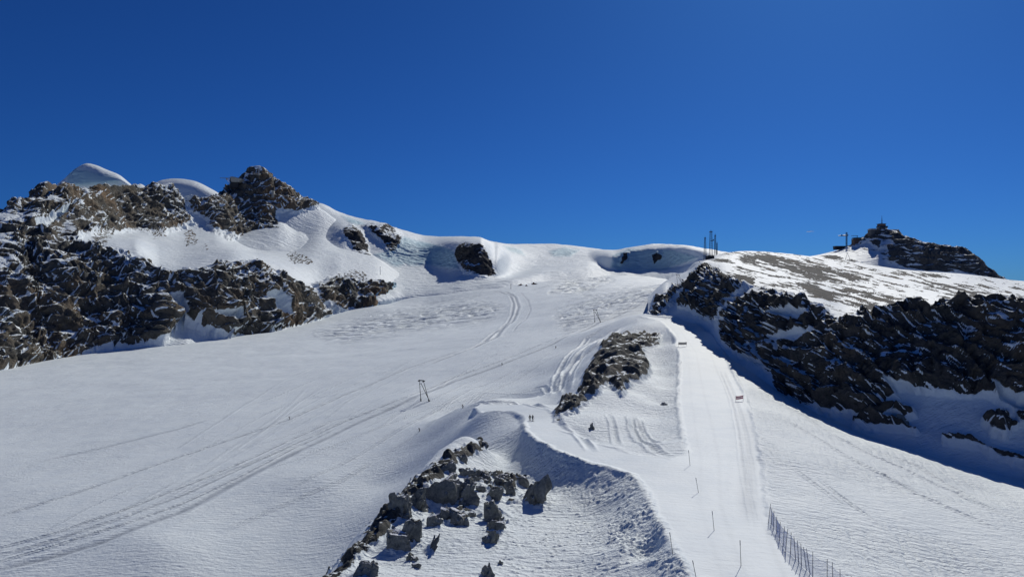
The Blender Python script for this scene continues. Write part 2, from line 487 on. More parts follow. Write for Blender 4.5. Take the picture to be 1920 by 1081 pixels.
def build_ground():
    uu = np.concatenate([np.arange(-900, -140, 12), np.arange(-140, 2060, 1.7), np.arange(2060, 2900, 12)])
    # distances: dense where a step covers most of the picture
    g = np.exp(np.linspace(math.log(42), math.log(2700), 4000))
    dens = (55 * F / g + 40 * np.exp(-((np.log(g) - math.log(150)) / 0.35) ** 2)) * (0.08 + 0.92 * sstep(76, 90, g)) + 170
    cum = np.concatenate([[0], np.cumsum((dens[1:] + 0) * np.diff(np.log(g)))])
    Yr = np.interp(np.linspace(0, cum[-1], 1450), cum, g)
    U, Y = np.meshgrid(uu, Yr)
    X = (U - CU) / F * Y
    Z = rbf(X, Y)
    V = CV - Z / Y * F
    flat = np.stack([X, Y, Z], -1).reshape(-1, 3)
    n = len(flat)
    uv = np.stack([U.ravel(), V.ravel()], 1)
    xy = flat[:, :2]
    Yf = Y.ravel()
    inview = (uv[:, 0] > -160) & (uv[:, 0] < 2080)
    worn = np.zeros(n); ice = np.zeros(n); rough = np.full(n, 0.45); dz = np.zeros(n)
    fx = flat.copy(); fx[:, 2] *= 0.3
    # groomed piste and road
    piste = [at(*p) for p in PISTE_L] + [at(*p) for p in ROAD_LOW[6:]] + [at(*p) for p in PISTE_R[::-1]]
    road = [at(*p) for p in ROAD_LOW[:8]] + [at(1300, 930, 127), at(1288, 862, 153), at(1200, 850, 158), at(1120, 832, 170), at(1050, 795, 195), at(1046, 780, 207), at(1000, 757, 232), at(905, 756, 260), at(888, 768, 250), at(905, 774, 230), at(960, 769, 222), at(984, 780, 210)]
    groom = np.full(n, -50.0)
    near = Yf < 560
    for pg in (piste, road):
        groom[near] = np.maximum(groom[near], poly_sdf(xy[near], [(p.x, p.y) for p in pg]))
    gk = np.nonzero(groom > -12)[0]
    groom[gk] += fbm(fx[gk] / 6, 3, 141) * 0.9 + fbm(fx[gk] / 1.4, 2, 143) * 0.35
    gm = sstep(-1.2, 1.0, groom)
    kk = np.nonzero(groom > -2.0)[0]
    bl = sstep(-1.6, 0.6, groom[kk])
    flat[kk, 2] = flat[kk, 2] * (1 - bl) + rbf_top(flat[kk, 0], flat[kk, 1]) * bl
    # rough zones of the glacier and slopes, (polygon in view, distances, roughness, cracks)
    def zone(poly, y0, y1, soft=20):
        k = np.nonzero((Yf > y0) & (Yf < y1) & inview)[0]
        s = poly_sdf(uv[k], poly)
        o = np.zeros(n); o[k] = sstep(-soft, soft, s)
        return o
    crev = zone([(590,628),(700,592),(800,572),(900,563),(940,578),(900,600),(780,614),(640,636)], 600, 1600, 22)
    crev2 = zone([(1040,590),(1100,555),(1180,540),(1290,525),(1270,548),(1150,585),(1060,612)], 500, 1300, 24)
    crev3 = zone([(1030,548),(1060,525),(1130,515),(1150,525),(1090,550)], 700, 2000, 6)
    crev4 = zone([(1000,540),(1080,500),(1190,475),(1180,505),(1080,530)], 900, 2700, 10)
    crev5 = zone([(790,540),(830,530),(870,540),(850,548)], 900, 2700, 6)
    a = np.array([[0.008, 0.080, 0.05]])
    for zz, amp in ((crev, 2.6), (crev2, 1.8), (crev3, 3.2), (crev4, 1.4), (crev5, 1.6)):
        k = np.nonzero(zz > 0.01)[0]
        q = flat[k] * a
        q[:, :2] = q[:, :2] @ np.array([[0.94, 0.34], [-0.34, 0.94]])
        r = 1 - np.abs(perlin(q * 1.6 + fbm(q * 2, 3, 5)[:, None] * 0.6, 3)) * 2
        r2 = 1 - np.abs(perlin(q * 4.0, 9)) * 2
        dz[k] -= zz[k] * amp * (sstep(0.55, 0.95, r) * 1.6 + sstep(0.6, 0.95, r2) * 0.4)
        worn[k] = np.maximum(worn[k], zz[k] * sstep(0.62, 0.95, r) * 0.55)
        rough[k] += zz[k] * 0.5
    # wind-packed undulation
    und = fbm(fx / 60, 4, 2)
    dz += und * np.clip(Yf / 300, 0.15, 2.5) * (1 - gm) * 0.8
    s1 = fx.copy(); s1[:, :2] = fx[:, :2] @ np.array([[0.72, -0.70], [0.70, 0.72]])
    s1 *= np.array([[1 / 9.0, 1 / 2.6, 1 / 5.0]])
    sast = fbm(s1, 4, 31)
    s2 = fx.copy(); s2[:, :2] = fx[:, :2] @ np.array([[0.96, 0.28], [-0.28, 0.96]])
    s2 *= np.array([[1 / 1.5, 1 / 11.0, 1 / 5.0]])
    s2 = s2 + fbm(fx / 12, 2, 35)[:, None] * 0.5
    sastR = fbm(s2, 4, 33) * 0.5 - np.clip(ridged(s2 * 0.8, 3, 37), 0, 1) ** 2 * 0.9
    amt = np.clip(fbm(fx / 35, 3, 44) * 1.2 + 0.45, 0.05, 1.2)
    rslope = zone([(1400,720),(1470,740),(1560,800),(1930,930),(2080,1000),(2080,1300),(1640,1300),(1540,1081),(1450,980),(1440,880)], 70, 330, 8)
    knoll = zone([(560,1150),(720,975),(860,845),(985,790),(1060,855),(1190,890),(1240,975),(1300,1081),(1350,1300),(560,1300)], 60, 200, 8)
    midk = zone([(1045,780),(1090,738),(1130,650),(1195,600),(1262,622),(1275,700),(1285,860),(1130,832)], 150, 480, 6)
    dz += sastR * amt * rslope * 0.42 * (1 - gm)
    dz += sast * amt * (0.17 * (1 - rslope) + 0.28 * knoll + 0.35 * midk) * (1 - gm)
    lump = ridged(fx / 1.6, 3, 61)
    bankz = zone([(985,800),(1060,845),(1190,885),(1245,985),(1310,1090),(1180,1090),(1120,960),(1020,905),(960,850)], 70, 220, 16)
    clod = np.clip(ridged(fx / 1.0 + fbm(fx / 3, 2, 66)[:, None] * 0.8, 2, 63), 0, 1) ** 2 * 0.30 + np.clip(ridged(fx / 2.6, 3, 64), 0, 1) ** 2 * 0.40
    spill = zone([(960,880),(1080,900),(1200,950),(1290,1090),(960,1090),(900,1010),(945,940)], 70, 220, 30)
    dz += sstep(0.30, 0.62, perlin(fx / 0.75 + 3.3, 67) + 0.55 * fbm(fx / 7, 3, 68)) * 0.17 * spill * (1 - gm)
    dz += clod * bankz * np.clip(fbm(fx / 9, 2, 73) * 2 + 0.6, 0, 1) * (1 - gm)
    dz += lump * 0.16 * (knoll + midk * 0.8) * np.clip(fbm(fx / 14, 2, 71) * 2 + 0.5, 0, 1) * (1 - gm)
    rough += 0.35 * rslope + 0.4 * knoll + 0.4 * midk
    rough = rough * (1 - gm) + 0.10 * gm
    rough *= np.clip(0.75 + amt * 0.6, 0, 1.6)
    # groomer corduroy on the piste
    _, arcP = line_dist(xy[near], [(at(1240,602,440)).to_2d()[:], at(1310,668,330).to_2d()[:], at(1345,800,196).to_2d()[:], at(1340,960,120).to_2d()[:], at(1420,1150,80).to_2d()[:]])
    # tracks and furrows: (points seen, half width m, depth m, wear, churn)
    def track(vp, hw, depth, wear, churn, shift=0.0):
        P = [hit(u, v) for u, v in vp]
        L = np.array([(p.x, p.y) for p in P])
        k = np.nonzero((xy[:, 0] > L[:, 0].min() - 9) & (xy[:, 0] < L[:, 0].max() + 9) & (xy[:, 1] > L[:, 1].min() - 9) & (xy[:, 1] < L[:, 1].max() + 9))[0]
        d, arc = line_dist(xy[k], L)
        d = d + fbm(fx[k] / 7, 2, 91) * hw * 0.5
        core = np.exp(-(d / hw) ** 2)
        br = np.exp(-((d - hw * 1.9) / (hw * 0.6)) ** 2)
        ch = fbm(fx[k] / 2.3, 2, 77) + 0.6 * perlin(np.stack([arc / 6.0, d / 3.0, d * 0], 1), 78)
        fade = sstep(0, min(14, arc.max() * 0.35), np.minimum(arc, arc.max() - arc)) if len(arc) else arc
        core, br = core * fade, br * fade
        dep = depth * 0.28
        dz[k] += -dep * core + dep * 0.6 * br + churn * ch * (core + br) * depth * 0.45
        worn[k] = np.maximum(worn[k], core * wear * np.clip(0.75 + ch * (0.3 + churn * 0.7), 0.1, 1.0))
        rough[k] += (core + br) * churn * 0.6
    track([(-60,1085),(0,1067),(100,1043),(200,1012),(330,963),(440,905),(560,845),(660,797),(760,752),(850,715),(940,683),(1040,642),(1120,606),(1200,570),(1262,548)], 1.6, 0.9, 1.0, 0.1)
    track([(-60,1068),(0,1052),(110,1020),(230,983),(340,945),(450,893),(560,836),(640,797)], 0.6, 0.7, 0.9, 0.7)
    track([(-60,1058),(0,1040),(110,1010),(230,970),(350,925),(450,878),(560,828),(650,788),(760,745),(850,708),(940,676),(1040,635),(1120,600),(1200,563)], 0.8, 0.7, 0.8, 0.7)
    track([(-60,1043),(0,1026),(110,996),(230,957),(350,910),(450,868),(560,817),(640,782)], 0.6, 0.7, 0.9, 0.8)
    track([(-40,978),(0,966),(150,920),(300,868),(420,828),(540,787),(640,742),(760,692),(870,655)], 0.8, 0.55, 0.6, 1.0)
    track([(922,546),(950,547.5),(966,558),(972,575),(962,600),(930,632),(880,656),(800,684)], 1.8, 2.0, 1.0, 0.0)
    track([(935,547),(956,553),(963,568),(960,588),(940,615),(905,643)], 1.6, 1.8, 1.0, 0.0)
    track([(975,547),(990,562),(995,580),(985,600),(962,622)], 1.0, 0.7, 0.6, 0.0)
    track([(60,866),(200,838),(330,806),(400,784)], 1.6, 0.6, 0.7, 0.2)
    track([(700,860),(800,800),(900,740),(1000,690),(1090,645),(1180,603)], 0.8, 0.25, 0.3, 0.5)
    track([(520,930),(640,870),(760,800),(880,730),(980,685)], 0.6, 0.22, 0.3, 0.7)
    track([(400,1000),(520,950),(640,900),(720,850)], 0.6, 0.2, 0.25, 0.8)
    track([(1048,740),(1056,705),(1080,670),(1115,640),(1160,612)], 1.6, 3.2, 0.6, 0.15)
    track([(1060,742),(1068,705),(1090,672),(1125,642),(1170,612)], 1.0, 2.2, 0.5, 0.1)
    track([(1036,740),(1044,702),(1066,664),(1100,634),(1150,604)], 1.1, 2.2, 0.4, 0.4)
    for e, wr in ((0.12, 0.10), (0.40, 0.14), (0.88, 0.20)):
        track([(1255 + 40 * e, 610), (1284 + 55 * e, 660), (1284 + 85 * e, 720), (1290 + 115 * e, 800), (1300 + 120 * e, 860), (1296 + 138 * e, 950), (1330 + 150 * e, 1060), (1380 + 160 * e, 1190)], 0.45, 0.0, wr, 0.0)
    for vp, hw_, dp, wr in (([(1440,748),(1500,772),(1560,812),(1620,846),(1700,880),(1800,925),(1900,978)], 0.55, 1.6, 0.35),
                            ([(1450,775),(1520,812),(1600,862),(1690,905),(1760,935)], 0.40, 1.2, 0.30),
                            ([(1560,838),(1640,880),(1720,925),(1800,960),(1910,1010)], 0.45, 1.3, 0.30),
                            ([(1640,840),(1720,872),(1790,915),(1850,950)], 0.6, 1.6, 0.35),
                            ([(1470,860),(1540,915),(1600,960)], 0.35, 1.0, 0.25), ([(1520,880),(1570,925),(1640,975),(1700,1000)], 0.30, 1.0, 0.25),
                            ([(1184,775),(1190,803),(1204,828),(1230,846),(1268,858)], 0.9, 3.0, 0.50), ([(1196,782),(1201,802),(1216,826),(1246,846)], 0.6, 2.6, 0.35),
                            ([(1046,794),(1060,806),(1084,822),(1112,836)], 0.7, 2.4, 0.50), ([(1140,772),(1150,800),(1160,836)], 0.6, 1.6, 0.25),
                            ([(868,764),(905,756),(960,755),(1005,757),(1042,770)], 0.8, 2.4, 0.55), ([(985,740),(1000,728),(1020,724),(1028,735),(1010,745)], 0.7, 2.4, 0.35)):
        track(vp, hw_, dp * 0.62, wr * 0.62, 0.25)
    rs = random.Random(21)
    for i in range(34):                      # single ski tracks crossing the open slopes
        u0, v0 = rs.uniform(560, 1080), rs.uniform(640, 760)
        du_, dv_ = rs.uniform(-60, -36), rs.uniform(16, 34)
        ph = rs.uniform(0, 6)
        vp = [(u0 + du_ * k + 9 * math.sin(ph + k * 1.3), v0 + dv_ * k + 4 * math.cos(ph + k * 1.7)) for k in range(6)]
        if all(not (q_[0] > 640 and q_[1] > 815 - (q_[0] - 640) * 0.02) for q_ in vp):
            track(vp, 0.35, 0.12, rs.uniform(0.10, 0.26), rs.uniform(0.2, 0.6))
    for i in range(14):
        q0 = 60 + i * 66
        track([(q0, 1010 - i * 22 + (i * 37 % 23)), (q0 + 110, 950 - i * 20 + (i * 53 % 29)), (q0 + 230, 895 - i * 17 + (i * 31 % 19))], 0.35, 0.15, 0.28, 0.5)
    track([(750,800),(800,778),(700,830)][::-1], 0.5, 0.2, 0.4, 0.3)
    track([(1356,690),(1380,750),(1396,810),(1408,880),(1412,950)], 0.5, 0.12, 0.5, 0.1)
    track([(1350,690),(1372,750),(1386,810),(1396,890),(1420,1000)], 0.4, 0.12, 0.5, 0.1)
    track([(1385,760),(1402,800),(1408,850),(1400,920),(1410,990)], 1.6, 0.05, 0.45, 0.1)
    track([(600,640),(700,600),(800,585)], 1.0, 0.5, 0.3, 0.2)
    track([(600,505),(700,520),(800,528),(920,540),(960,541)], 1.2, 0.8, 0.5, 0.0)
    # snow drifted against the boulders
    for bu, bv, bw, bh, _, _ in BOULDERS:
        q = hit(bu, bv + bh * 0.42); px_ = q.y / F
        k = np.nonzero((abs(xy[:, 0] - q.x) < 8) & (abs(xy[:, 1] - q.y) < 9))[0]
        ww, hh = bw * px_, bh * px_
        dd = np.hypot((xy[k, 0] - q.x) / (0.62 * ww + 0.4), (xy[k, 1] - q.y - 0.2 * hh) / (0.62 * max(ww, hh) + 0.4))
        dz[k] += 0.26 * hh * np.exp(-dd ** 2 * 1.2) * (1 + 0.9 * fbm(fx[k] / 0.9, 2, 151))
    # small banks along the piste and road edges
    bank = np.exp(-((groom + 0.4) / 0.7) ** 2) * (fbm(fx / 3, 3, 15) * 0.5 + 0.6)
    bank *= 1 - zone([(1090,815),(1290,835),(1292,890),(1090,872)], 130, 230, 12)
    dz += bank * 0.35
    kk = np.nonzero(near)[0]
    flat[:, 2] += dz
    # bare rock on the knolls
    rockm = np.full(n, -1.0)
    wp = np.stack([fbm(flat / 3, 3, 101), fbm(flat / 3, 3, 105)], 1) if False else None
    ROCKS = [
     ([(1083,742),(1098,705),(1128,655),(1150,633),(1200,630),(1236,632),(1228,648),(1198,655),(1216,678),(1210,712),(1180,722),(1166,742),(1140,722),(1112,745)], 200, 450, 3.0),
     ([(1040,780),(1060,746),(1088,744),(1102,756),(1072,776)], 180, 260, 1.8),
     ([(560,1140),(612,1085),(680,1010),(720,962),(780,903),(830,860),(905,826),(935,822),(905,842),(855,868),(800,925),(765,950),(740,985),(705,1018),(672,1050),(640,1081)], 70, 190, 1.0),
     ([(868,884),(915,880),(962,888),(985,905),(975,930),(945,940),(948,985),(925,1018),(905,1015),(912,965),(905,925),(880,912)], 80, 190, 1.01),
     ([(812,965),(850,952),(890,955),(880,985),(820,992)], 80, 190, 1.01), ([(735,1000),(765,965),(800,975),(790,1010),(760,1040),(730,1035)], 80, 190, 1.01),
    ]
    rsc = np.ones(n)
    for poly, y0, y1, sz in ROCKS:
        k = np.nonzero((Yf > y0) & (Yf < y1) & inview)[0]
        s = poly_sdf(uv[k], poly)
        rsc[k] = np.where(s > -25, sz, rsc[k])
        wv = fbm(flat[k] / (2.5 * sz), 4, 111) * 14
        rockm[k] = np.maximum(rockm[k], np.clip((s * (0.35 if sz == 1.01 else 1.0) + wv * (1.5 if sz == 1.01 else 1.0) - (7 if sz == 1.01 else 0)) / 9, -1, 1))
    k = np.nonzero(rockm > -0.95)[0]
    hm = sstep(-0.8, 0.8, rockm[k])
    for sz in (1.0, 1.01, 1.5, 1.8, 3.0):
        kz = k[rsc[k] == sz]
        if not len(kz): continue
        hz = hm[rsc[k] == sz]
        pz = flat[kz] / sz
        f1, f2, cv = cells(pz / np.array([[4.5, 4.5, 3.0]]) + fbm(pz / 3, 2, 8)[:, None] * 0.3, 4)
        blocks = (cv - 0.3) * 1.5 * sstep(0.02, 0.3, f2) + f1 * 1.6 * sstep(0.0, 0.25, f2)
        blocks = blocks * (0.35 if sz == 3.0 else 1.0)
        crag = ridged(pz / 5, 4 if sz == 3.0 else 3, 51) * (1.2 if sz == 3.0 else 0.8) + fbm(pz / (1.8 if sz < 1.4 else 1.1), 3, 52) * (0.30 if sz < 1.4 else 0.45)
        bed = pz @ np.array([0.30, -0.45, 0.84]) / 1.5 + fbm(pz / 6, 2, 53)
        bed = bed - np.floor(bed)
        bed = bed - sstep(0.7, 1.0, bed)
        flat[kz, 2] += hz * (blocks + crag + 0.2 + bed * (0.6 if sz < 2 else 1.6)) * min(sz, 1.8)
    P = flat.reshape(len(Yr), len(uu), 3)
    nz = np.abs(grid_normals(P)[..., 2]).ravel()
    fld = np.minimum(rockm, (0.93 - nz) * 4 + fbm(flat / 2.0, 3, 121) * 1.2)
    fld = np.where(rockm < -0.99, -1, fld)
    rock = 0.5 + 0.5 * np.clip(fld, -1, 1)
    o = grid_mesh('ground', P, M_GROUND, {'rock': rock, 'ice': ice, 'worn': worn, 'rough': rough})
    o['kind'] = 'structure'
    return o

# ------------------------------------------------------------------ mountains
def loft(ukn, rows, u, segs):
    """rows: lists of (v, distance) at the knots ukn, from the foot up and over -> grid of points and of (u, v)"""
    A = np.array(rows, float)                       # rows, knots, 2
    rv = pchip(ukn, A[:, :, 0].T, u).T              # rows, columns
    ry = np.exp(pchip(ukn, np.log(A[:, :, 1]).T, u).T)
    z = (CV - rv) / F * ry
    t = [0.0]
    ti = []
    for k, s in enumerate(segs):
        ti += list(np.linspace(k, k + 1, s, endpoint=False))
    ti = np.array(ti + [len(segs)])
    kx = np.arange(len(rows))
    Y = np.exp(pchip(kx, np.log(ry), ti)); Z = pchip(kx, z, ti)
    U = np.broadcast_to(u, Y.shape)
    X = (U - CU) / F * Y
    V = CV - Z / Y * F
    return np.stack([X, Y, Z], -1), np.stack([U, V], -1)

def mask_of(uv, polys, soft, warp):
    m = np.full(len(uv), -1.0)
    for poly in polys:
        pa = np.array(poly)
        k = np.nonzero((uv[:, 0] > pa[:, 0].min() - 4 * soft) & (uv[:, 0] < pa[:, 0].max() + 4 * soft)
                       & (uv[:, 1] > pa[:, 1].min() - 4 * soft) & (uv[:, 1] < pa[:, 1].max() + 4 * soft))[0]
        s = poly_sdf(uv[k], poly) + warp[k]
        m[k] = np.maximum(m[k], np.clip(s / soft, -1, 1))
    return m

def mountain(name, mat, ukn, rows, du, segs, u0, u1, polys, holes, ices, L, amp, thr, soft=7, warp=9, beds=None, snowamp=0.02, seed=0, strips=(), flats=(), streaks=(), big=0.6, patch=0.5, facet=1.0, bedwarp=1.4):
    u = np.arange(u0, u1 + 0.01, du)
    P, UV = loft(ukn, rows, u, segs)
    r, c, _ = P.shape
    n0 = grid_normals(P)
    # outward: towards the viewer side or up
    view = -P / np.linalg.norm(P, axis=2, keepdims=True)
    s = np.sign((n0 * np.array([0, -0.3, 1.0])).sum(-1, keepdims=True)); s[s == 0] = 1
    n0 = (n0 * s).reshape(-1, 3)
    p = P.reshape(-1, 3).copy(); uv = UV.reshape(-1, 2)
    wv = fbm(p / (L * 0.35), 4, seed + 1) * warp + perlin(p / (L * 0.08), seed + 2) * warp * 0.4
    m = mask_of(uv, polys, soft, wv)
    if holes:
        m = np.minimum(m, -mask_of(uv, holes, soft, wv * 0.6))
    ice = sstep(-0.6, 0.6, mask_of(uv, ices, 6, wv * 0.5)) if ices else np.zeros(len(p))
    mw = mask_of(uv, polys, 18, wv)
    rm = np.minimum(sstep(-1.0, 0.2, m), sstep(-0.7, 0.75, mw)) * (0.10 + 0.90 * sstep(0.985, 0.90, np.abs(n0[:, 2])))
    q = p / L
    q[:, 2] *= 0.7
    wq = q + np.stack([fbm(q * 1.5, 3, seed + 5), fbm(q * 1.5, 3, seed + 6), fbm(q * 1.5, 3, seed + 7)], 1) * 0.35
    low = ridged(wq, 3, seed + 11) * 0.75 + fbm(wq * 0.8, 2, seed + 12) * 0.8
    f1, f2, cv = cells(wq * np.array([[1.9, 1.9, 1.3]]), seed + 3)
    blk = (cv - 0.4) * sstep(0.0, 0.25, f2)
    huge = ridged(q * np.array([[0.42, 0.42, 0.25]]) + 5.1, 3, seed + 15)
    h1 = low * 0.85 + (huge - 0.25) * big + (blk * 0.5 + f1 * 0.8 * sstep(0.0, 0.3, f2)) * facet
    if beds is not None:
        nb, lam, ba = beds
        s_ = (p @ np.array(nb)) / lam + fbm(q * 1.2, 4, seed + 21) * bedwarp
        fr = s_ - np.floor(s_)
        h1 = h1 + ba * (fr - sstep(0.75, 1.0, fr))
    pw = rm * amp + (1 - rm) * amp * snowamp
    pl = p + n0 * (h1 * pw)[:, None]
    G = pl.reshape(r, c, 3)
    nz = np.abs(grid_normals(G)[..., 2]).ravel()
    slope = (thr - nz) * 4.5 + fbm(p / (L * 0.12), 3, seed + 31) * 1.3
    fld = np.minimum(m * 1.2, slope)
    bare = sstep(-0.5, 0.3, fld)
    f1, f2, cv = cells(wq * np.array([[8.5, 8.5, 7.0]]), seed + 9)
    g1, g2, gv = cells(wq * np.array([[21.0, 21.0, 16.0]]), seed + 19)
    hi = g1 * 0.13 * sstep(0.0, 0.2, g2) + (gv - 0.5) * 0.07 * sstep(0, 0.1, g2) + ridged(wq * 5, 4, seed + 41) * 0.16 + (cv - 0.4) * sstep(0, 0.15, f2) * 0.26 + f1 * 0.34 * sstep(0.0, 0.2, f2) + perlin(wq * 24, seed + 45) * 0.05
    pl = pl + n0 * (hi * amp * rm * (0.25 + 0.75 * bare))[:, None]
    if ices:
        pl = pl + n0 * (ridged(p / (L * 0.25) * np.array([[0.6, 1, 2.2]]), 4, seed + 51) * amp * 0.22 * ice)[:, None]
    # gentle wind relief on the snow
    pl[:, 2] += fbm(p / (L * 0.5), 4, seed + 61) * amp * 0.10 * (1 - rm)
    nz2 = np.abs(grid_normals(pl.reshape(r, c, 3))[..., 2]).ravel()
    fld = np.minimum(m * 1.2, (thr - 0.5 * nz - 0.5 * nz2) * 4.5 + fbm(p / (L * 0.10), 4, seed + 31, 0.6) * 1.1 + fbm(p / (L * 1.3), 2, seed + 33) * patch * 2)
    fld = np.minimum(fld, (huge + 0.42) * 5 + fbm(p / (L * 0.15), 3, seed + 35) * 1.2)      # gullies hold snow
    for ang, su, sv, cut, k_ in streaks:         # snow caught along joints of the rock
        ca, sa = math.cos(R(ang)), math.sin(R(ang))
        a = np.stack([(uv[:, 0] * ca + uv[:, 1] * sa) / su, (-uv[:, 0] * sa + uv[:, 1] * ca) / sv, uv[:, 0] * 0 + 8.1], 1) + (wv / 25)[:, None]
        fld = np.minimum(fld, (cut - fbm(a, 4, seed + 75, 0.6)) * k_)
    fld = np.maximum(fld, np.minimum(np.clip(m, -1, 1), sstep(0.97, 0.99, np.abs(n0[:, 2])) * 2 - 1))
    for poly, ang, su, sv, cut in strips:        # low bare ledges that follow the bedding
        z = mask_of(uv, [poly], 14, wv)
        ca, sa = math.cos(R(ang)), math.sin(R(ang))
        a = np.stack([(uv[:, 0] * ca + uv[:, 1] * sa) / su, (-uv[:, 0] * sa + uv[:, 1] * ca) / sv, uv[:, 0] * 0 + 3.3], 1)
        f = (fbm(a, 6, seed + 71, 0.72) - cut) * 7
        fld = np.maximum(fld, np.minimum(f, z))
    if flats:
        fld = np.maximum(fld, np.minimum(mask_of(uv, flats, soft * 0.6, wv), fbm(p / (L * 0.07), 4, seed + 81, 0.65) * 4.5 - 0.2))
    rock = 0.5 + 0.5 * np.clip(fld, -1, 1)
    o = grid_mesh(name, pl.reshape(r, c, 3), mat, {'rock': rock, 'ice': ice, 'worn': np.zeros(len(p)), 'rough': np.full(len(p), 0.4)})
    o['kind'] = 'structure'
    return o

def build_massif():
    uk = [-200, 0, 60, 120, 165, 210, 250, 300, 345, 400, 440, 485, 540, 595, 640, 700, 770, 830]
    sink = [(800,600),(760,680),(735,730),(720,760),(700,790),(690,810),(680,835),(670,850),(645,880),(668,900),(660,930),(655,960),(640,1010),(620,1120),(610,1200),(590,1270),(570,1400),(555,1480)]
    foot = [(720,640),(692,725),(692,770),(682,800),(664,830),(652,850),(652,865),(642,870),(602,930),(628,940),(636,970),(632,995),(615,1060),(600,1150),(588,1230),(570,1300),(550,1430),(540,1500)]
    bandtop = [(560,800),(520,850),(500,900),(480,930),(474,960),(470,985),(472,1000),(512,985),(520,985),(505,1030),(492,1070),(500,1110),(520,1150),(540,1230),(514,1350),(520,1400),(542,1480),(538,1530)]
    shelf = [(480,900),(430,960),(415,1010),(415,1060),(422,1120),(430,1220),(432,1300),(430,1380),(434,1440),(434,1490),(446,1560),(456,1610),(456,1640),(440,1690),(455,1700),(480,1650),(520,1590),(532,1590)]
    crest = [(500,940),(424,1010),(392,1080),(361,1200),(362,1280),(352,1370),(352,1450),(355,1540),(372,1580),(374,1620),(366,1720),(330,1790),(362,1800),(388,1850),(420,1850),(478,1700),(524,1640),(532,1620)]
    back = [(v + 30, Y + 120) for v, Y in crest]
    back2 = [(v + 160, Y + 500) for v, Y in crest]
    polys = [
     [(-200,470),(0,408),(60,372),(122,333),(150,338),(200,332),(228,326),(262,330),(322,345),(345,385),(362,420),(300,437),(235,430),(190,442),(212,470),(242,478),(292,512),(332,522),(312,560),(332,600),(302,645),(180,662),(100,692),(-200,720)],
     [(320,345),(400,360),(422,338),(460,325),(487,319),(520,340),(597,386),(560,397),(516,395),(516,412),(542,456),(480,457),(440,446),(400,432),(384,406),(360,402),(345,370)],
     [(308,520),(360,520),(415,494),(470,496),(522,520),(582,545),(617,590),(560,612),(500,634),(420,636),(368,612),(328,592),(313,560)],
     [(588,535),(640,526),(700,530),(735,540),(700,582),(640,584),(600,566)],
    ]
    holes = [
     [(55,432),(100,412),(134,384),(130,400),(104,422),(84,442)],
     [(140,443),(200,430),(240,478),(200,480),(150,470)],
     [(130,330),(165,300),(215,328),(190,338),(140,342)],
     [(305,338),(345,332),(405,358),(360,364),(318,352)],
     [(315,560),(345,560),(350,600),(335,600),(322,585)],
     [(490,560),(515,555),(540,600),(510,590)],
     [(430,610),(520,560),(600,590),(520,640),(440,640)] if False else [(380,600),(430,590),(450,610),(400,612)],
    ]
    ices = [[(135,312),(165,306),(210,326),(190,340),(140,345)], [(668,590),(700,555),(735,530),(770,540),(768,560),(720,580)]]
    mountain('mountain', M_MASSIF, uk, [sink, foot, bandtop, shelf, crest, back, back2], 1.5, [4, 170, 70, 150, 10, 6], -200, 830,
             polys, holes, ices, 82.0, 13.5, 0.785, soft=6, warp=9, seed=100, beds=((-0.25, 0.3, 0.92), 22.0, 0.40), streaks=[(-38, 24, 5, 0.24, 6), (32, 20, 4, 0.26, 6)], big=1.4, patch=0.9,
             flats=[[(636,514),(680,507),(694,526),(650,526)], [(538,476),(562,472),(592,492),(570,497),(545,494)], [(345,440),(360,425),(372,455),(350,462)],
                    [(700,555),(712,545),(722,555),(712,565)], [(165,455),(180,432),(222,427),(208,448),(190,465),(170,470)], [(285,435),(305,432),(312,446),(290,445)], [(375,462),(388,455),(392,470)]])
    # the firn dome beyond the left summit
    ud = [100, 133, 150, 163, 180, 200, 222, 250]
    f_ = [(370,1890)] * 8
    c_ = [(352,1930),(326,1930),(312,1930),(307.5,1930),(311,1930),(319,1930),(328,1930),(350,1930)]
    lo = [(360,1860),(347,1850),(345,1845),(344,1845),(343,1845),(341,1848),(339,1852),(353,1862)]
    mi = [(354,1880),(329.5,1870),(316,1865),(312,1865),(315.5,1865),(323,1868),(331,1872),(350,1885)]
    b_ = [(v + 25, 2010) for v, Y in c_]
    mountain('snow_dome', M_MASSIF, ud, [f_, lo, mi, c_, b_], 1.5, [4, 20, 16, 8], 100, 250, [], [], [[(125,312),(150,318),(215,330),(230,345),(125,350)]], 95.0, 10.0, 0.6, seed=140)
    ud = [280, 305, 330, 360, 400, 425]
    c_ = [(350,1960),(338,1960),(335.5,1960),(339,1960),(357,1960),(372,1960)]
    f_ = [(v + 34, 1850) for v, Y in c_]
    m_ = [(v + 7, 1885) for v, Y in c_]
    b_ = [(v + 25, 2040) for v, Y in c_]
    mountain('snow_dome', M_MASSIF, ud, [f_, m_, c_, b_], 1.5, [20, 16, 8], 280, 425, [], [], [], 95.0, 8.0, 0.6, seed=150)

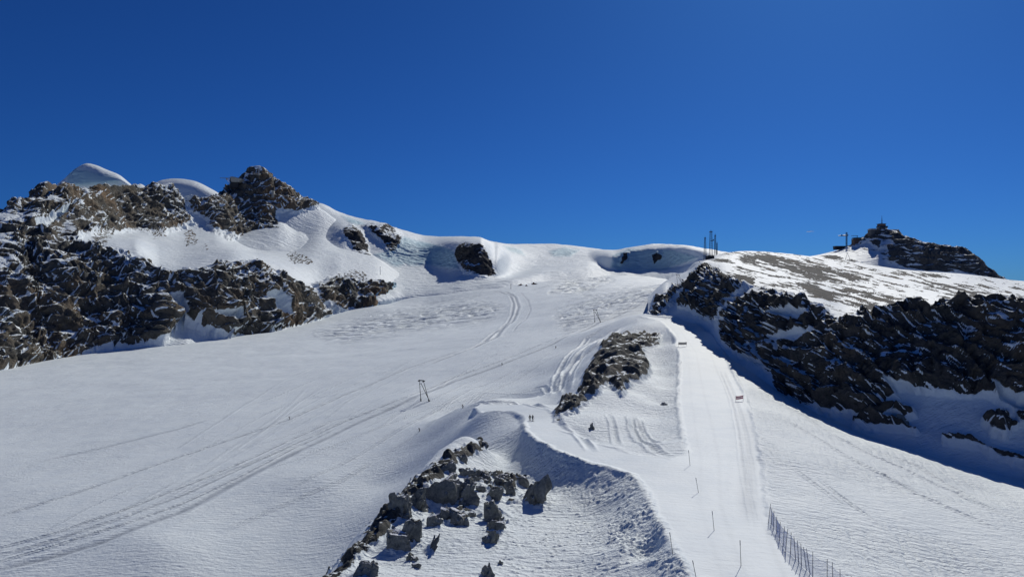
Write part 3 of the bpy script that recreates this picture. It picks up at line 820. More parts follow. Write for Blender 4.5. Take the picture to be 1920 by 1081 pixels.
def build_far_ridge():
    uk = [440, 520, 560, 600, 640, 700, 760, 800, 860, 900, 930, 960, 1030, 1100, 1150, 1190, 1230, 1270, 1320, 1380, 1440]
    sink = [(595,1150),(595,1200),(595,1230),(595,1250),(595,1280),(600,1330),(600,1350),(595,1350),(585,1320),(560,1310),(556,1330),(550,1360),(536,1500),(526,1560),(530,1600),(530,1600),(526,1560),(522,1450),(522,1250),(525,1150),(525,1100)]
    foot = [(545,1200),(540,1260),(538,1290),(534,1320),(552,1330),(567,1290),(559,1370),(556,1385),(550,1385),(544,1385),(536,1400),(528,1440),(514,1600),(506,1680),(511,1710),(512,1710),(508,1680),(505,1560),(492,1330),(500,1230),(505,1150)]
    r1 = [(490,1400),(480,1480),(478,1520),(476,1560),(478,1600),(492,1620),(499,1660),(500,1680),(508,1540),(518,1490),(519,1520),(515,1680),(496,1950),(488,2050),(508,1745),(510,1745),(506,1720),(500,1610),(488,1370),(496,1260),(502,1180)]
    r2 = [(430,1650),(415,1700),(430,1720),(432,1760),(432,1700),(420,1850),(452,1800),(464,1790),(456,1660),(458,1580),(490,1560),(470,2100),(472,2300),(476,2250),(484,1760),(472,1772),(466,1750),(466,1640),(474,1400),(486,1330),(496,1230)]
    crest = [(420,1850),(385,2000),(380,2050),(382,2100),(401,2150),(418,2200),(434,2300),(443,2350),(447,2350),(450,2350),(455,2400),(458.5,2500),(457.5,2700),(464.5,2700),(470,2500),(464,2050),(459,1950),(460.5,1850),(467,1650),(476,1450),(488,1300)]
    back = [(v + 12, Y + 150) for v, Y in crest]
    back2 = [(v + 60, Y + 500) for v, Y in crest]
    polys = [
     [(641,433),(658,425),(674,433),(688,462),(695,488),(682,486),(660,466)],
     [(674,420),(720,421),(754,441),(742,470),(730,476),(714,450),(690,436)],
     [(854,462),(878,452),(900,460),(916,490),(930,516),(905,518),(872,511),(856,488)],
     [(1222,478),(1234,474),(1244,480),(1238,492),(1230,497)],
     [(1164,494),(1168,478),(1178,476),(1174,492)],
     [(1096,478),(1100,475),(1104,479),(1100,481)] if False else [(508,480),(516,478),(522,484),(512,486)],
    ]
    ices = [[(735,470),(755,445),(850,468),(862,505),(800,498),(770,500),(745,488)], [(700,478),(735,470),(760,498),(740,500)], [(640,405),(675,416),(690,424),(660,422)],
            [(1030,472),(1060,464),(1086,470),(1070,482),(1040,480)], [(1146,502),(1150,480),(1180,468),(1260,468),(1310,482),(1250,506),(1160,508)], [(945,462),(975,468),(985,480),(960,474)]]
    mountain('snow_ridge', M_FAR, uk, [sink, foot, r1, r2, crest, back, back2], 1.6, [6, 50, 80, 50, 8, 6], 440, 1440,
             polys, [], ices, 85.0, 13.0, 0.80, soft=4, warp=5, snowamp=0.12, seed=200)

def build_mound():
    uk = [1215, 1250, 1290, 1320, 1360, 1400, 1460, 1520, 1600, 1700, 1800, 1920, 2100, 2300]
    sink = [(625,440),(630,425),(640,412),(645,400),(705,325),(740,300),(790,262),(830,240),(860,225),(895,208),(935,196),(985,184),(1020,180),(1040,180)]
    foot = [(595,480),(600,462),(609,440),(613,425),(655,350),(685,325),(735,285),(768,262),(800,243),(835,226),(865,214),(905,203),(940,198),(960,198)]
    top = [(565,510),(540,520),(542,485),(512,480),(528,410),(545,375),(552,335),(575,302),(598,284),(592,270),(577,260),(575,252),(580,246),(590,246)]
    top2 = [(558,540),(530,560),(525,520),(498,520),(510,450),(520,420),(535,380),(555,340),(585,310),(580,295),(566,285),(564,276),(570,270),(580,270)]
    mid = [(556,580),(526,600),(508,590),(488,590),(484,590),(490,580),(505,560),(520,540),(535,520),(541,500),(546,480),(551,465),(560,450),(570,450)]
    crest = [(560,620),(527,650),(508,660),(492,670),(475,690),(471,720),(474,750),(481,770),(491,785),(506,790),(513,780),(527,760),(536,740),(545,740)]
    back = [(v + 10, Y + 60) for v, Y in crest]
    back2 = [(v + 60, Y + 220) for v, Y in crest]
    polys = [
     [(1218,592),(1232,560),(1262,545),(1290,538),(1275,552),(1255,575),(1235,595)],
     [(1278,575),(1292,535),(1320,508),(1335,500),(1345,512),(1375,512),(1420,516),(1412,535),(1372,560),(1345,600),(1318,592)],
     [(1362,640),(1355,602),(1375,570),(1392,560),(1440,554),(1500,562),(1545,582),(1570,605),(1520,625),(1450,640),(1405,650),(1420,672),(1390,668)],
     [(1400,655),(1450,640),(1530,625),(1600,600),(1700,590),(1800,572),(1930,574),(2300,590),(2300,960),(1930,800),(1850,742),(1700,735),(1660,775),(1640,790),(1540,775),(1465,740),(1450,695),(1405,672)],
     [(1600,800),(1700,760),(1660,790),(1720,812)] ,
     [(1680,780),(1690,768),(1715,770),(1718,782),(1700,786)],
     [(1770,830),(1850,845),(1960,900),(2100,930),(2100,900),(1900,860),(1800,822)],
     [(1840,790),(1880,770),(1900,800),(1880,822),(1855,812)],
    ]
    holes = [
     [(1330,500),(1420,500),(1500,525),(1420,522),(1350,512)],
     [(1450,635),(1500,620),(1560,612),(1545,630),(1470,645)],
     [(1665,728),(1720,735),(1780,745),(1850,770),(1800,800),(1700,770)],
     [(1405,672),(1440,680),(1440,690),(1410,685)],
     [(1440,590),(1500,585),(1530,600),(1490,605)],
     [(1855,720),(1925,770),(1925,790),(1870,760)],
    ]
    mountain('rock_hill', M_MOUND, uk, [sink, foot, top, top2, mid, crest, back, back2], 1.5, [6, 230, 30, 60, 70, 8, 6], 1215, 2300,
             polys, holes, [], 30.0, 4.6, 0.80, soft=6, warp=10, seed=300, beds=((0.36, -0.22, 0.90), 6.0, 0.75), streaks=[(24, 46, 4, 0.22, 6), (52, 30, 5, 0.34, 6)], patch=0.9, facet=0.75, big=1.3, bedwarp=2.6,
             strips=[([(1330,490),(1380,470),(1520,478),(1600,490),(1700,508),(1880,524),(2100,535),(2300,550),(2300,600),(1920,576),(1800,572),(1700,590),(1600,598),(1520,560),(1440,552),(1400,530),(1350,505)], 13, 46, 4, 0.10),
                     ([(1385,480),(1440,474),(1475,484),(1560,508),(1640,520),(1600,528),(1500,520),(1440,496),(1395,492)], 14, 46, 4.5, -0.10),
                     ([(1460,530),(1560,528),(1640,545),(1720,572),(1640,580),(1560,566)], 14, 46, 4.5, -0.04),
                     ([(1740,530),(1830,545),(1930,570),(1930,580),(1840,568)], 14, 46, 4.5, -0.08)],
             flats=[[(1350,474),(1375,470),(1382,476),(1360,480)], [(1545,484),(1575,481),(1605,494),(1580,494)], [(1340,490),(1370,484),(1366,490)]])

def build_peak():
    uk = [1440, 1500, 1540, 1565, 1600, 1630, 1655, 1680, 1700, 1740, 1780, 1810, 1830, 1850, 1882, 1930, 2100]
    sink = [(560,820)] * 17
    foot = [(520,860),(515,860),(512,860),(510,860),(508,870),(508,880),(508,890),(510,890),(514,890),(518,890),(520,890),(522,890),(524,890),(526,890),(530,890),(540,880),(570,860)]
    mid = [(505,890),(494,910),(488,920),(484,925),(480,930),(478,925),(478,915),(495,905),(507,900),(512,900),(513,900),(514,900),(516,900),(518,900),(527,896),(537,890),(565,870)]
    up = [(500,920),(486,960),(478,985),(474,985),(466,975),(458,960),(448,945),(448,930),(462,922),(470,920),(476,920),(482,920),(494,915),(506,912),(525,903),(536,896),(563,880)]
    crest = [(496,960),(484,1000),(477,1025),(471,1020),(459,1000),(443,980),(431,965),(434,955),(446,945),(457,942),(464,940),(472,938),(487,932),(503,925),(524,915),(535,905),(562,890)]
    back = [(v + 20, Y + 80) for v, Y in crest]
    back2 = [(v + 90, Y + 300) for v, Y in crest]
    polys = [
     [(1628,450),(1640,432),(1655,425),(1680,428),(1700,442),(1745,452),(1790,458),(1815,468),(1835,484),(1855,500),(1890,524),(1860,524),(1800,512),(1740,509),(1700,504),(1665,490),(1650,470)],
     [(1545,474),(1600,455),(1632,436),(1640,445),(1600,462),(1560,474)],
     [(1540,480),(1560,478),(1600,488),(1612,494),(1580,492)],
    ]
    holes = [[(1655,452),(1670,450),(1680,462),(1650,462)], [(1725,452),(1765,458),(1760,462),(1730,457)], [(1640,470),(1660,462),(1668,488),(1650,480)]]
    mountain('mountain_peak', M_PEAK, uk, [sink, foot, mid, up, crest, back, back2], 1.3, [4, 30, 70, 40, 8, 6], 1440, 2100,
             polys, holes, [], 45.0, 3.6, 0.92, soft=4, warp=5, seed=400, streaks=[(4, 44, 4, 0.20, 6), (-6, 30, 3, 0.30, 6)], beds=((0.15, -0.1, 0.98), 8.0, 0.9),
             strips=[([(1500,486),(1600,465),(1660,470),(1680,505),(1600,500),(1540,490)], 10, 60, 6, 0.2)])

def far_land():
    # rough snowy country far beyond, closing the view round to the horizon
    x = np.linspace(-14000, 14000, 141); y = np.linspace(-6000, 22000, 141)
    X, Y = np.meshgrid(x, y)
    p = np.stack([X, Y, X * 0], -1).reshape(-1, 3)
    d = np.hypot(p[:, 0] - 200, p[:, 1] - 700)
    h = -330 + ridged(p / 3500, 5, 500) * 170 * sstep(2500, 9000, d) - 60 * sstep(6000, 20000, d)
    p[:, 2] = h
    z = np.zeros(len(p))
    o = grid_mesh('terrain', p.reshape(141, 141, 3), M_FAR, {'rock': z, 'ice': z, 'worn': z, 'rough': z})
    o['kind'] = 'structure'

build_ground()
build_massif()
build_far_ridge()
build_mound()
build_peak()
far_land()

bpy.context.view_layer.update()
DG = bpy.context.evaluated_depsgraph_get()
def drop(u, v):
    """where the line of sight through photograph position (u, v) meets the land"""
    d = Vector(((u - CU) / F, 1, (CV - v) / F)).normalized()
    ok, loc, *_ = sc.ray_cast(DG, Vector((0, 0, 0)), d)
    return loc if ok else hit(u, v)

# ------------------------------------------------------------------ objects: helpers
class MB:
    """collects bars and boxes and links them as one mesh object"""
    def __init__(s): s.bm = bmesh.new()
    def tube(s, a, b, r, r2=None, n=6, caps=True):
        a, b = Vector(a), Vector(b); r2 = r if r2 is None else r2
        d = (b - a)
        if d.length < 1e-6: return s
        q = d.to_track_quat('Z', 'Y')
        A = [s.bm.verts.new(a + q @ Vector((math.cos(t) * r, math.sin(t) * r, 0))) for t in [2 * math.pi * k / n for k in range(n)]]
        B = [s.bm.verts.new(b + q @ Vector((math.cos(t) * r2, math.sin(t) * r2, 0))) for t in [2 * math.pi * k / n for k in range(n)]]
        for k in range(n): s.bm.faces.new((A[k], A[(k + 1) % n], B[(k + 1) % n], B[k]))
        if caps: s.bm.faces.new(A[::-1]); s.bm.faces.new(B)
        return s
    def box(s, c, sz, rot=None, taper=1.0):
        c = Vector(c); M = rot or Matrix.Identity(3)
        v = []
        for z in (-1, 1):
            k = taper if z > 0 else 1.0
            for x, y in ((-1, -1), (1, -1), (1, 1), (-1, 1)):
                v.append(s.bm.verts.new(c + M @ Vector((x * sz[0] / 2 * k, y * sz[1] / 2 * k, z * sz[2] / 2))))
        for f in ((3, 2, 1, 0), (4, 5, 6, 7), (0, 1, 5, 4), (1, 2, 6, 5), (2, 3, 7, 6), (3, 0, 4, 7)):
            s.bm.faces.new([v[i] for i in f])
        return s
    def prism(s, prof, y0, y1):
        """profile in x-z drawn out along y"""
        A = [s.bm.verts.new((x, y0, z)) for x, z in prof]; B = [s.bm.verts.new((x, y1, z)) for x, z in prof]
        n = len(prof)
        for k in range(n): s.bm.faces.new((A[k], A[(k + 1) % n], B[(k + 1) % n], B[k]))
        s.bm.faces.new(A[::-1]); s.bm.faces.new(B)
        return s
    def build(s, name, mat, parent=None, bevel=0.0):
        if bevel:
            bmesh.ops.bevel(s.bm, geom=[e for e in s.bm.edges], offset=bevel, segments=1, affect='EDGES', clamp_overlap=True)
        bmesh.ops.recalc_face_normals(s.bm, faces=s.bm.faces)
        me = bpy.data.meshes.new(name); s.bm.to_mesh(me); s.bm.free()
        me.materials.append(mat)
        o = bpy.data.objects.new(name, me); COL.objects.link(o)
        if parent: o.parent = parent
        return o

def tag(o, label, cat, group=None):
    o['label'] = label; o['category'] = cat
    if group: o['group'] = group
    return o
def thing(name, loc, label, cat, group=None, rz=0.0):
    o = bpy.data.objects.new(name, None); o.location = loc; o.rotation_euler = (0, 0, rz)
    o.empty_display_size = 0.5
    COL.objects.link(o)
    return tag(o, label, cat, group)
def copy_tree(o, parent=None):
    c = o.copy(); COL.objects.link(c)
    if parent: c.parent = parent
    for ch in list(o.children): copy_tree(ch, c)
    return c

M_STEEL = simple('steel_dark', (0.035, 0.04, 0.045), 0.5, 0.3)
M_LATTICE = simple('steel_blue_grey', (0.03, 0.045, 0.075), 0.55, 0.3)
M_GALV = simple('steel_galvanised', (0.30, 0.31, 0.32), 0.5, 0.5)
M_CONC = simple('concrete', (0.16, 0.155, 0.145), 0.9, scale=0.6)
M_CONC_L = simple('concrete_pale', (0.42, 0.40, 0.34), 0.85, scale=0.3)
M_CONC_D = simple('concrete_dark', (0.035, 0.037, 0.04), 0.9, scale=0.6)
M_ROOF = simple('snow_on_roof', (0.8, 0.82, 0.85), 0.8)
M_BROWN = simple('timber_brown', (0.16, 0.10, 0.075), 0.8)
M_GLASS = simple('dark_glass', (0.02, 0.025, 0.03), 0.15)
M_BLACK = simple('cloth_black', (0.012, 0.012, 0.014), 0.8)
M_NAVY = simple('cloth_navy', (0.015, 0.02, 0.04), 0.8)
M_SKIN = simple('skin', (0.45, 0.28, 0.20), 0.6)
M_HELM = simple('helmet', (0.03, 0.03, 0.035), 0.35)
M_SKI = simple('ski', (0.05, 0.06, 0.09), 0.35)
M_POLE = simple('pole_dark', (0.045, 0.05, 0.06), 0.5)
M_NETP = simple('pole_navy', (0.02, 0.035, 0.09), 0.5)
M_NET = simple('net_blue', (0.07, 0.18, 0.50), 0.7)
M_RED = simple('banner_red', (0.55, 0.22, 0.26), 0.7)
M_WHITE = simple('banner_white', (0.75, 0.72, 0.72), 0.7)
M_PALE = simple('banner_pale', (0.55, 0.55, 0.47), 0.7)
for m_ in (M_RED, M_WHITE, M_PALE):            # thin cloth lets the light through
    nt_ = m_.node_tree; pb_ = nt_.nodes['Principled BSDF']; out_ = nt_.nodes['Material Output']
    tr_ = nt_.nodes.new('ShaderNodeBsdfTranslucent'); ms_ = nt_.nodes.new('ShaderNodeMixShader'); ms_.inputs[0].default_value = 0.5
    nt_.links.new(pb_.inputs['Base Color'].links[0].from_socket, tr_.inputs['Color'])
    nt_.links.new(pb_.outputs[0], ms_.inputs[1]); nt_.links.new(tr_.outputs[0], ms_.inputs[2]); nt_.links.new(ms_.outputs[0], out_.inputs['Surface'])
M_ORANGE = simple('groomer_red', (0.25, 0.03, 0.02), 0.4)
M_VAPOUR = simple('vapour', (0.9, 0.9, 0.9), 1.0)

# ------------------------------------------------------------------ boulders
def boulder_material():
    m, nt, N, L, b = nodes_of('boulder_rock')
    tc = N.new('ShaderNodeTexCoord'); geo = N.new('ShaderNodeNewGeometry')
    def noise(sc_, det, src=tc.outputs['Object']):
        t = N.new('ShaderNodeTexNoise'); t.inputs['Scale'].default_value = sc_; t.inputs['Detail'].default_value = det; t.inputs['Roughness'].default_value = 0.65
        L.new(src, t.inputs['Vector']); return t
    a, c = noise(0.5, 4, geo.outputs['Position']), noise(2.2, 6, geo.outputs['Position'])
    rp = N.new('ShaderNodeValToRGB')
    rp.color_ramp.elements[0].position = 0.34; rp.color_ramp.elements[0].color = (0.095, 0.10, 0.092, 1)
    rp.color_ramp.elements[1].position = 0.66; rp.color_ramp.elements[1].color = (0.33, 0.325, 0.29, 1)
    e = rp.color_ramp.elements.new(0.5); e.color = (0.21, 0.212, 0.19, 1)
    ad = N.new('ShaderNodeMath'); ad.operation = 'MULTIPLY_ADD'; ad.inputs[1].default_value = 0.55
    L.new(c.outputs['Fac'], ad.inputs[0])
    hf = N.new('ShaderNodeMath'); hf.operation = 'MULTIPLY'; hf.inputs[1].default_value = 0.45
    L.new(a.outputs['Fac'], hf.inputs[0]); L.new(hf.outputs[0], ad.inputs[2])
    L.new(ad.outputs[0], rp.inputs[0])
    # snow caught on the level places
    sx = N.new('ShaderNodeSeparateXYZ'); L.new(geo.outputs['Normal'], sx.inputs[0])
    sm = N.new('ShaderNodeMath'); sm.operation = 'MULTIPLY_ADD'; sm.inputs[1].default_value = 0.5
    L.new(c.outputs['Fac'], sm.inputs[0]); L.new(sx.outputs['Z'], sm.inputs[2])
    mr = N.new('ShaderNodeMapRange'); mr.inputs['From Min'].default_value = 1.10; mr.inputs['From Max'].default_value = 1.14
    L.new(sm.outputs[0], mr.inputs['Value'])
    mx = N.new('ShaderNodeMix'); mx.data_type = 'RGBA'
    L.new(mr.outputs[0], mx.inputs[0]); L.new(rp.outputs[0], mx.inputs[6]); mx.inputs[7].default_value = (0.8, 0.83, 0.87, 1)
    L.new(mx.outputs[2], b.inputs['Base Color'])
    b.inputs['Roughness'].default_value = 0.85; b.inputs['Specular IOR Level'].default_value = 0.25
    bp = N.new('ShaderNodeBump'); bp.inputs['Distance'].default_value = 0.25; bp.inputs['Strength'].default_value = 0.9
    L.new(c.outputs['Fac'], bp.inputs['Height']); L.new(bp.outputs[0], b.inputs['Normal'])
    return m
M_BOULDER = boulder_material()

def boulder(u, v, wpx, hpx, label, tilt=0.0, seed=0, sub=4, group='boulders on the snowy knoll', depth=0.8, planes=11, rug=1.0):
    """a broken block of rock whose foot shows at (u, v + hpx/2)"""
    base = drop(u, v + hpx * 0.42)
    px = base.y / F
    wm, hm_ = wpx * px, hpx * px
    bm = bmesh.new()
    bmesh.ops.create_icosphere(bm, subdivisions=sub, radius=1.0)
    co = np.array([v_.co[:] for v_ in bm.verts])
    r = np.random.RandomState(seed + 11)
    # cut by planes
    for k in range(planes + 6):
        n = r.normal(size=3); n /= np.linalg.norm(n)
        d = r.uniform(0.36, 0.80)
        h = co @ n - d
        co = np.where((h > 0)[:, None], co - n * (h * 0.985)[:, None], co)
    for n, d in ((np.array([r.uniform(-.4, .4), -0.85, 0.5]), 0.34), (np.array([r.uniform(-.3, .3), 0.1, 1.0]), 0.52)):
        n = n / np.linalg.norm(n); h = co @ n - d
        co = np.where((h > 0)[:, None], co - n * (h * 0.97)[:, None], co)
    off = r.uniform(-50, 50, 3)
    nn = co / (np.linalg.norm(co, axis=1, keepdims=True) + 1e-9)
    f1, f2, cv = cells((co * 1.7 + off), seed)
    co = co + nn * ((ridged(co * 1.3 + off, 4, seed) * 0.10 + (cv - 0.5) * 0.24 * sstep(0, 0.10, f2) + f1 * 0.40 * sstep(0, .12, f2)) * rug)[:, None]
    lo, hi = co.min(0), co.max(0)
    co = (co - (lo + hi) / 2) / (hi - lo)
    T = math.tan(R(tilt))
    co[:, 0] += co[:, 2] * T * hm_ / wm
    co[:, 0] *= wm * 1.28; co[:, 1] *= max(wm, hm_) * depth * 1.15; co[:, 2] *= hm_ * 1.70
    co[:, 2] += -hm_ * 0.06 + co[:, 1] * 0.45
    for v_, c in zip(bm.verts, co): v_.co = c
    for f in bm.faces: f.smooth = False
    me = bpy.data.meshes.new('boulder'); bm.to_mesh(me); bm.free()
    me.materials.append(M_BOULDER)
    o = bpy.data.objects.new('boulder', me); COL.objects.link(o)
    o.location = base + Vector((0, max(wm, hm_) * 0.25, 0))
    return tag(o, label, 'boulder', group)

for i, (u, v, w_, h_, lab, tl) in enumerate(BOULDERS):
    boulder(u, v, w_, h_, lab, tl, seed=500 + i * 7, sub=4 if max(w_, h_) < 30 else 5)
boulder(1110, 799, 12, 15, 'small rock sticking out of the snow patch inside the road bend', 5, 901, group='rocks near the road and hill')
boulder(1246, 757, 12, 6, 'little dark stone on the snow slope left of the piste', 10, 903, group='rocks near the road and hill')
boulder(1701, 778, 32, 16, 'snow-ringed boulder in the shaded hollow under the hill', 0, 905, group='rocks near the road and hill')

# ------------------------------------------------------------------ lift pylons
DL = Vector((0.884, -0.467, 0))     # across the tow line
def make_pylon(loc, label):
    t = thing('lift_pylon', loc, label, 'lift pylon', 'tow lift pylons on the glacier', math.atan2(DL.y, DL.x))
    def leg(a, b, r=0.15):
        m = MB(); m.tube(a, b, r * 1.1, r * 0.8, 8)
        o = m.build('leg', M_STEEL, t)
        f = MB(); a = Vector(a); d = (Vector(b) - a).normalized()
        f.tube(a - d * 0.5, a + d * 1.1, r * 2.1, r * 1.7, 8)
        f.build('footing', M_CONC_D, o)
        return o
    leg((-2.4, 0.0, 0), (-3.35, 0.0, 9.7))
    leg((2.5, 0.25, 0), (-2.6, 0.1, 8.8))
    leg((2.5, -0.25, 0), (-0.95, 0.0, 9.7))
    m = MB(); m.box((-2.15, 0, 9.85), (3.1, 0.42, 0.42)); m.tube((-3.2, 0, 8.0), (-2.2, 0.1, 8.2), 0.09); m.tube((-1.9, 0.1, 8.9), (-1.0, 0, 9.1), 0.09)
    m.build('crossbar', M_STEEL, t, 0.03)
    for x in (-3.5, -0.75):
        m = MB()
        for dy in (-0.7, 0.0, 0.7): m.tube((x - 0.09, dy, 9.55), (x + 0.09, dy, 9.55), 0.26, n=12)
        m.box((x, 0, 9.72), (0.12, 1.9, 0.14))
        m.build('sheave_train', M_STEEL, t)
    return t
P1 = make_pylon(drop(797, 751.5), 'nearest steel tow lift pylon, standing on the groomed slope below the road end')
for (u, v, hp, lab) in ((1120.5, 603, 23, 'middle tow lift pylon, on the glacier left of the top of the piste'),
                        (1275, 533.5, 19, 'far tow lift pylon on the snow beside the cliff end')):
    c = copy_tree(P1); c['label'] = lab
    p = drop(u, v); c.location = p
    k = hp * p.y / F / 10.0
    c.scale = (k, k, k)
# inverted V trestle under the summit
p = drop(1590, 486.5); k = p.y / F
t = thing('lift_trestle', p, 'thin inverted V trestle on the snow below the summit station', 'lift pylon')
for x in (-5.0, 4.5):
    MB().tube((x * k, 0, -0.4), (-1.5 * k, 0, 12.5 * k), 0.22, 0.16).build('leg', M_GALV, t)
MB().box((-1.5 * k, 0, 12.6 * k), (2.6, 0.5, 0.4)).build('crossbar', M_GALV, t)
# slender posts far up the glacier
for (u, v, hp, lab) in ((713, 515, 15, 'slender pale post on the shelf under the rocky ridge'), (958, 541.5, 9, 'slender pale post beside the far snow groomers')):
    p = drop(u, v); k = p.y / F
    m = MB(); m.tube((0, 0, -0.5), (0, 0, hp * k), 0.42, 0.3, 8); m.box((0, 0, hp * k - 0.3), (2.0, 0.4, 0.4))
    o = m.build('post', M_GALV); o.location = p; tag(o, lab, 'post', 'slender posts far up the glacier')

# ------------------------------------------------------------------ lattice masts and their platforms on the hill edge
def lattice(loc, H, w0, w1, label, arm=None, n=9):
    t = thing('lattice_mast', loc, label, 'lattice mast', 'lattice masts on the hill edge')
    cs = [(-1, -1), (1, -1), (1, 1), (-1, 1)]
    P = lambda c, z: Vector((c[0] * (w0 + (w1 - w0) * z / H) / 2, c[1] * (w0 + (w1 - w0) * z / H) / 2, z))
    for c in cs: MB().tube(P(c, -1.5), P(c, H), 0.12, 0.10).build('leg', M_LATTICE, t)
    m = MB()
    for i in range(n):
        z0, z1 = H * i / n, H * (i + 1) / n
        for j in range(4):
            a, b = cs[j], cs[(j + 1) % 4]
            m.tube(P(a, z0), P(b, z1), 0.05, n=4); m.tube(P(a, z1), P(b, z1), 0.05, n=4)
    m.build('bracing', M_LATTICE, t)
    m = MB(); m.box((0, 0, H + 0.35), (w1 * 1.5, w1 * 1.5, 0.7)); m.tube((0, 0, H), (0, 0, H + 2.0), 0.12); m.build('head', M_LATTICE, t)
    if arm:
        m = MB(); m.box((arm[1] / 2, 0, arm[0]), (arm[1], 0.6, 0.5)); m.box((arm[1], 0, arm[0] + 0.5), (0.7, 0.7, 1.3)); m.build('bracket', M_LATTICE, t)
    return t
d0 = drop(1345, 483)
YM = min(d0.y - 6, 690)
def atm(u, v, Y=None): return at(u, v, Y or YM)
pxm = YM / F
lattice(atm(1322.0, 490), 43 * pxm, 4.8 * pxm, 1.9 * pxm, 'leftmost and shortest dark lattice mast, beside the lower platform')
lattice(atm(1333.0, 482), 47 * pxm, 5.8 * pxm, 3.2 * pxm, 'tallest dark lattice mast, with a small side bracket', arm=(31 * pxm, 4.5 * pxm), n=11)
lattice(atm(1341.0, 475), 33 * pxm, 3.0 * pxm, 1.7 * pxm, 'slim dark lattice mast right of the tallest one')
lattice(atm(1344.4, 474), 17 * pxm, 1.3 * pxm, 1.1 * pxm, 'stubby half height mast at the right of the row', n=5)
b = thing('lift_platform', atm(1326, 495), 'dark stepped concrete platform at the edge of the rocky hill', 'platform')
MB().box((-5.5 * pxm, 2, -2 * pxm), (12 * pxm, 9, 15 * pxm)).build('lower_block', M_CONC_D, b, 0.1)
MB().box((6.5 * pxm, 2.5, 5 * pxm), (12.2 * pxm, 8, 22 * pxm)).build('upper_block', M_CONC_D, b, 0.1)
m = MB()
for k in range(7): m.tube((-11 * pxm + k * 1.8 * pxm, -2.3, 5.5 * pxm), (-11 * pxm + k * 1.8 * pxm, -2.3, 7.8 * pxm), 0.05)
m.tube((-11 * pxm, -2.3, 7.8 * pxm), (-0.2 * pxm, -2.3, 7.8 * pxm), 0.05)
m.build('railing', M_LATTICE, b)

# ------------------------------------------------------------------ summit stations
# right-hand peak
YS = 962.0
ks = YS / F
S = thing('summit_station', at(1655, 431, YS), 'square summit station with dark storey and tall mast on the right peak', 'building')
MB().box((0, 2, 0.5 * ks), (14 * ks, 9, 7 * ks)).build('ground_storey', M_CONC, S, 0.1)
MB().box((0.2 * ks, 2, 5.7 * ks), (15 * ks, 10.5, 3.0 * ks)).build('window_band', M_GLASS, S, 0.1)
u_ = MB(); u_.box((-1.0 * ks, 2, 9.2 * ks), (11.5 * ks, 8, 4.0 * ks), taper=0.93); u_.build('upper_storey', M_BROWN, S, 0.1)
rf = MB(); rf.box((-1.0 * ks, 2, 11.5 * ks), (12.5 * ks, 9, 0.7 * ks)); rf.build('roof', M_CONC_D, S)
m = MB(); m.tube((0, 2, 11 * ks), (0, 2, 27 * ks), 0.55, 0.14, 8)
for z, l in ((14, 2.4), (17, 1.8), (20, 1.3)):
    m.tube((-l * ks, 2, z * ks), (l * ks, 2, z * ks), 0.16); m.tube((0, 2 - l * ks, z * ks), (0, 2 + l * ks, z * ks), 0.16)
m.build('mast', M_STEEL, S)
T_ = thing('terrace_building', at(1637.5, 433, YS + 3), 'low flat annex with snow on its roof left of the summit station', 'building')
MB().box((0, 3, -3 * ks), (11 * ks, 9, 12 * ks)).build('wall', M_CONC, T_, 0.1)
MB().box((0, 3, 3.4 * ks), (12 * ks, 10, 1.0 * ks)).build('snowy_roof', M_ROOF, T_, 0.1)
MB().box((0, 3, 4.4 * ks), (9 * ks, 7, 0.9 * ks)).build('parapet', M_CONC_D, T_)
T2 = thing('terrace_building', at(1677, 433, YS + 2), 'low ruined looking annex right of the summit station', 'building')
MB().box((0, 3, -2.5 * ks), (20 * ks, 8, 9 * ks), taper=0.9).build('wall', M_CONC, T2, 0.1)
MB().box((0, 3, 2.6 * ks), (17 * ks, 7, 1.0 * ks)).build('snowy_roof', M_ROOF, T2, 0.1)
YC = 985.0
kc = YC / F
B2 = thing('cable_car_station', at(1609, 459, YC), 'boxy brown cable car station on the left shoulder of the right peak', 'building')
MB().box((-4.5 * kc, 2, 5 * kc), (8 * kc, 9, 14 * kc)).build('hall', M_BROWN, B2, 0.1)
MB().box((5.5 * kc, 2.5, 6 * kc), (12 * kc, 8, 13 * kc)).build('wing', M_CONC, B2, 0.1)
MB().box((2 * kc, 2, 13.2 * kc), (20 * kc, 8.4, 1.2 * kc)).build('roof', M_CONC_D, B2)
MB().box((-9.0 * kc, 2, 10 * kc), (1.2 * kc, 6, 3.5 * kc)).build('cable_mouth', M_GLASS, B2)
m = MB(); m.box((-6 * kc, 1, 17.3 * kc), (12 * kc, 0.9, 0.8 * kc)); m.tube((-1 * kc, 1, 13 * kc), (-1 * kc, 1, 17.5 * kc), 0.4); m.build('derrick_arm', M_STEEL, B2)
G = thing('tower_crane', at(1587.3, 466, YC + 15), 'tower crane with a level jib on the skyline left of the right peak', 'crane')
m = MB(); H = 31 * kc; W = 2.0 * kc
for cx, cy in ((-1, -1), (1, -1), (1, 1), (-1, 1)): m.tube((cx * W / 2, cy * W / 2, -3), (cx * W / 2, cy * W / 2, H), 0.20, n=5)
for i in range(12):
    z0, z1 = H * i / 12, H * (i + 1) / 12
    for sgn in (-1, 1):
        m.tube((-W / 2, sgn * W / 2, z0), (W / 2, sgn * W / 2, z1), 0.13, n=4); m.tube((sgn * W / 2, -W / 2, z1), (sgn * W / 2, W / 2, z0), 0.13, n=4)
m.build('tower', M_LATTICE, G)
m = MB()
zj = 24.5 * kc
for a, b_ in (((-15.5 * kc, 0, zj), (2.5 * kc, 0, zj)), ((-15.5 * kc, 0, zj), (-1 * kc, 0, zj + 1.8 * kc))): m.tube(a, b_, 0.42, n=5)
m.tube((-14 * kc, 0.6, zj), (2.5 * kc, 0.6, zj), 0.3, n=5)
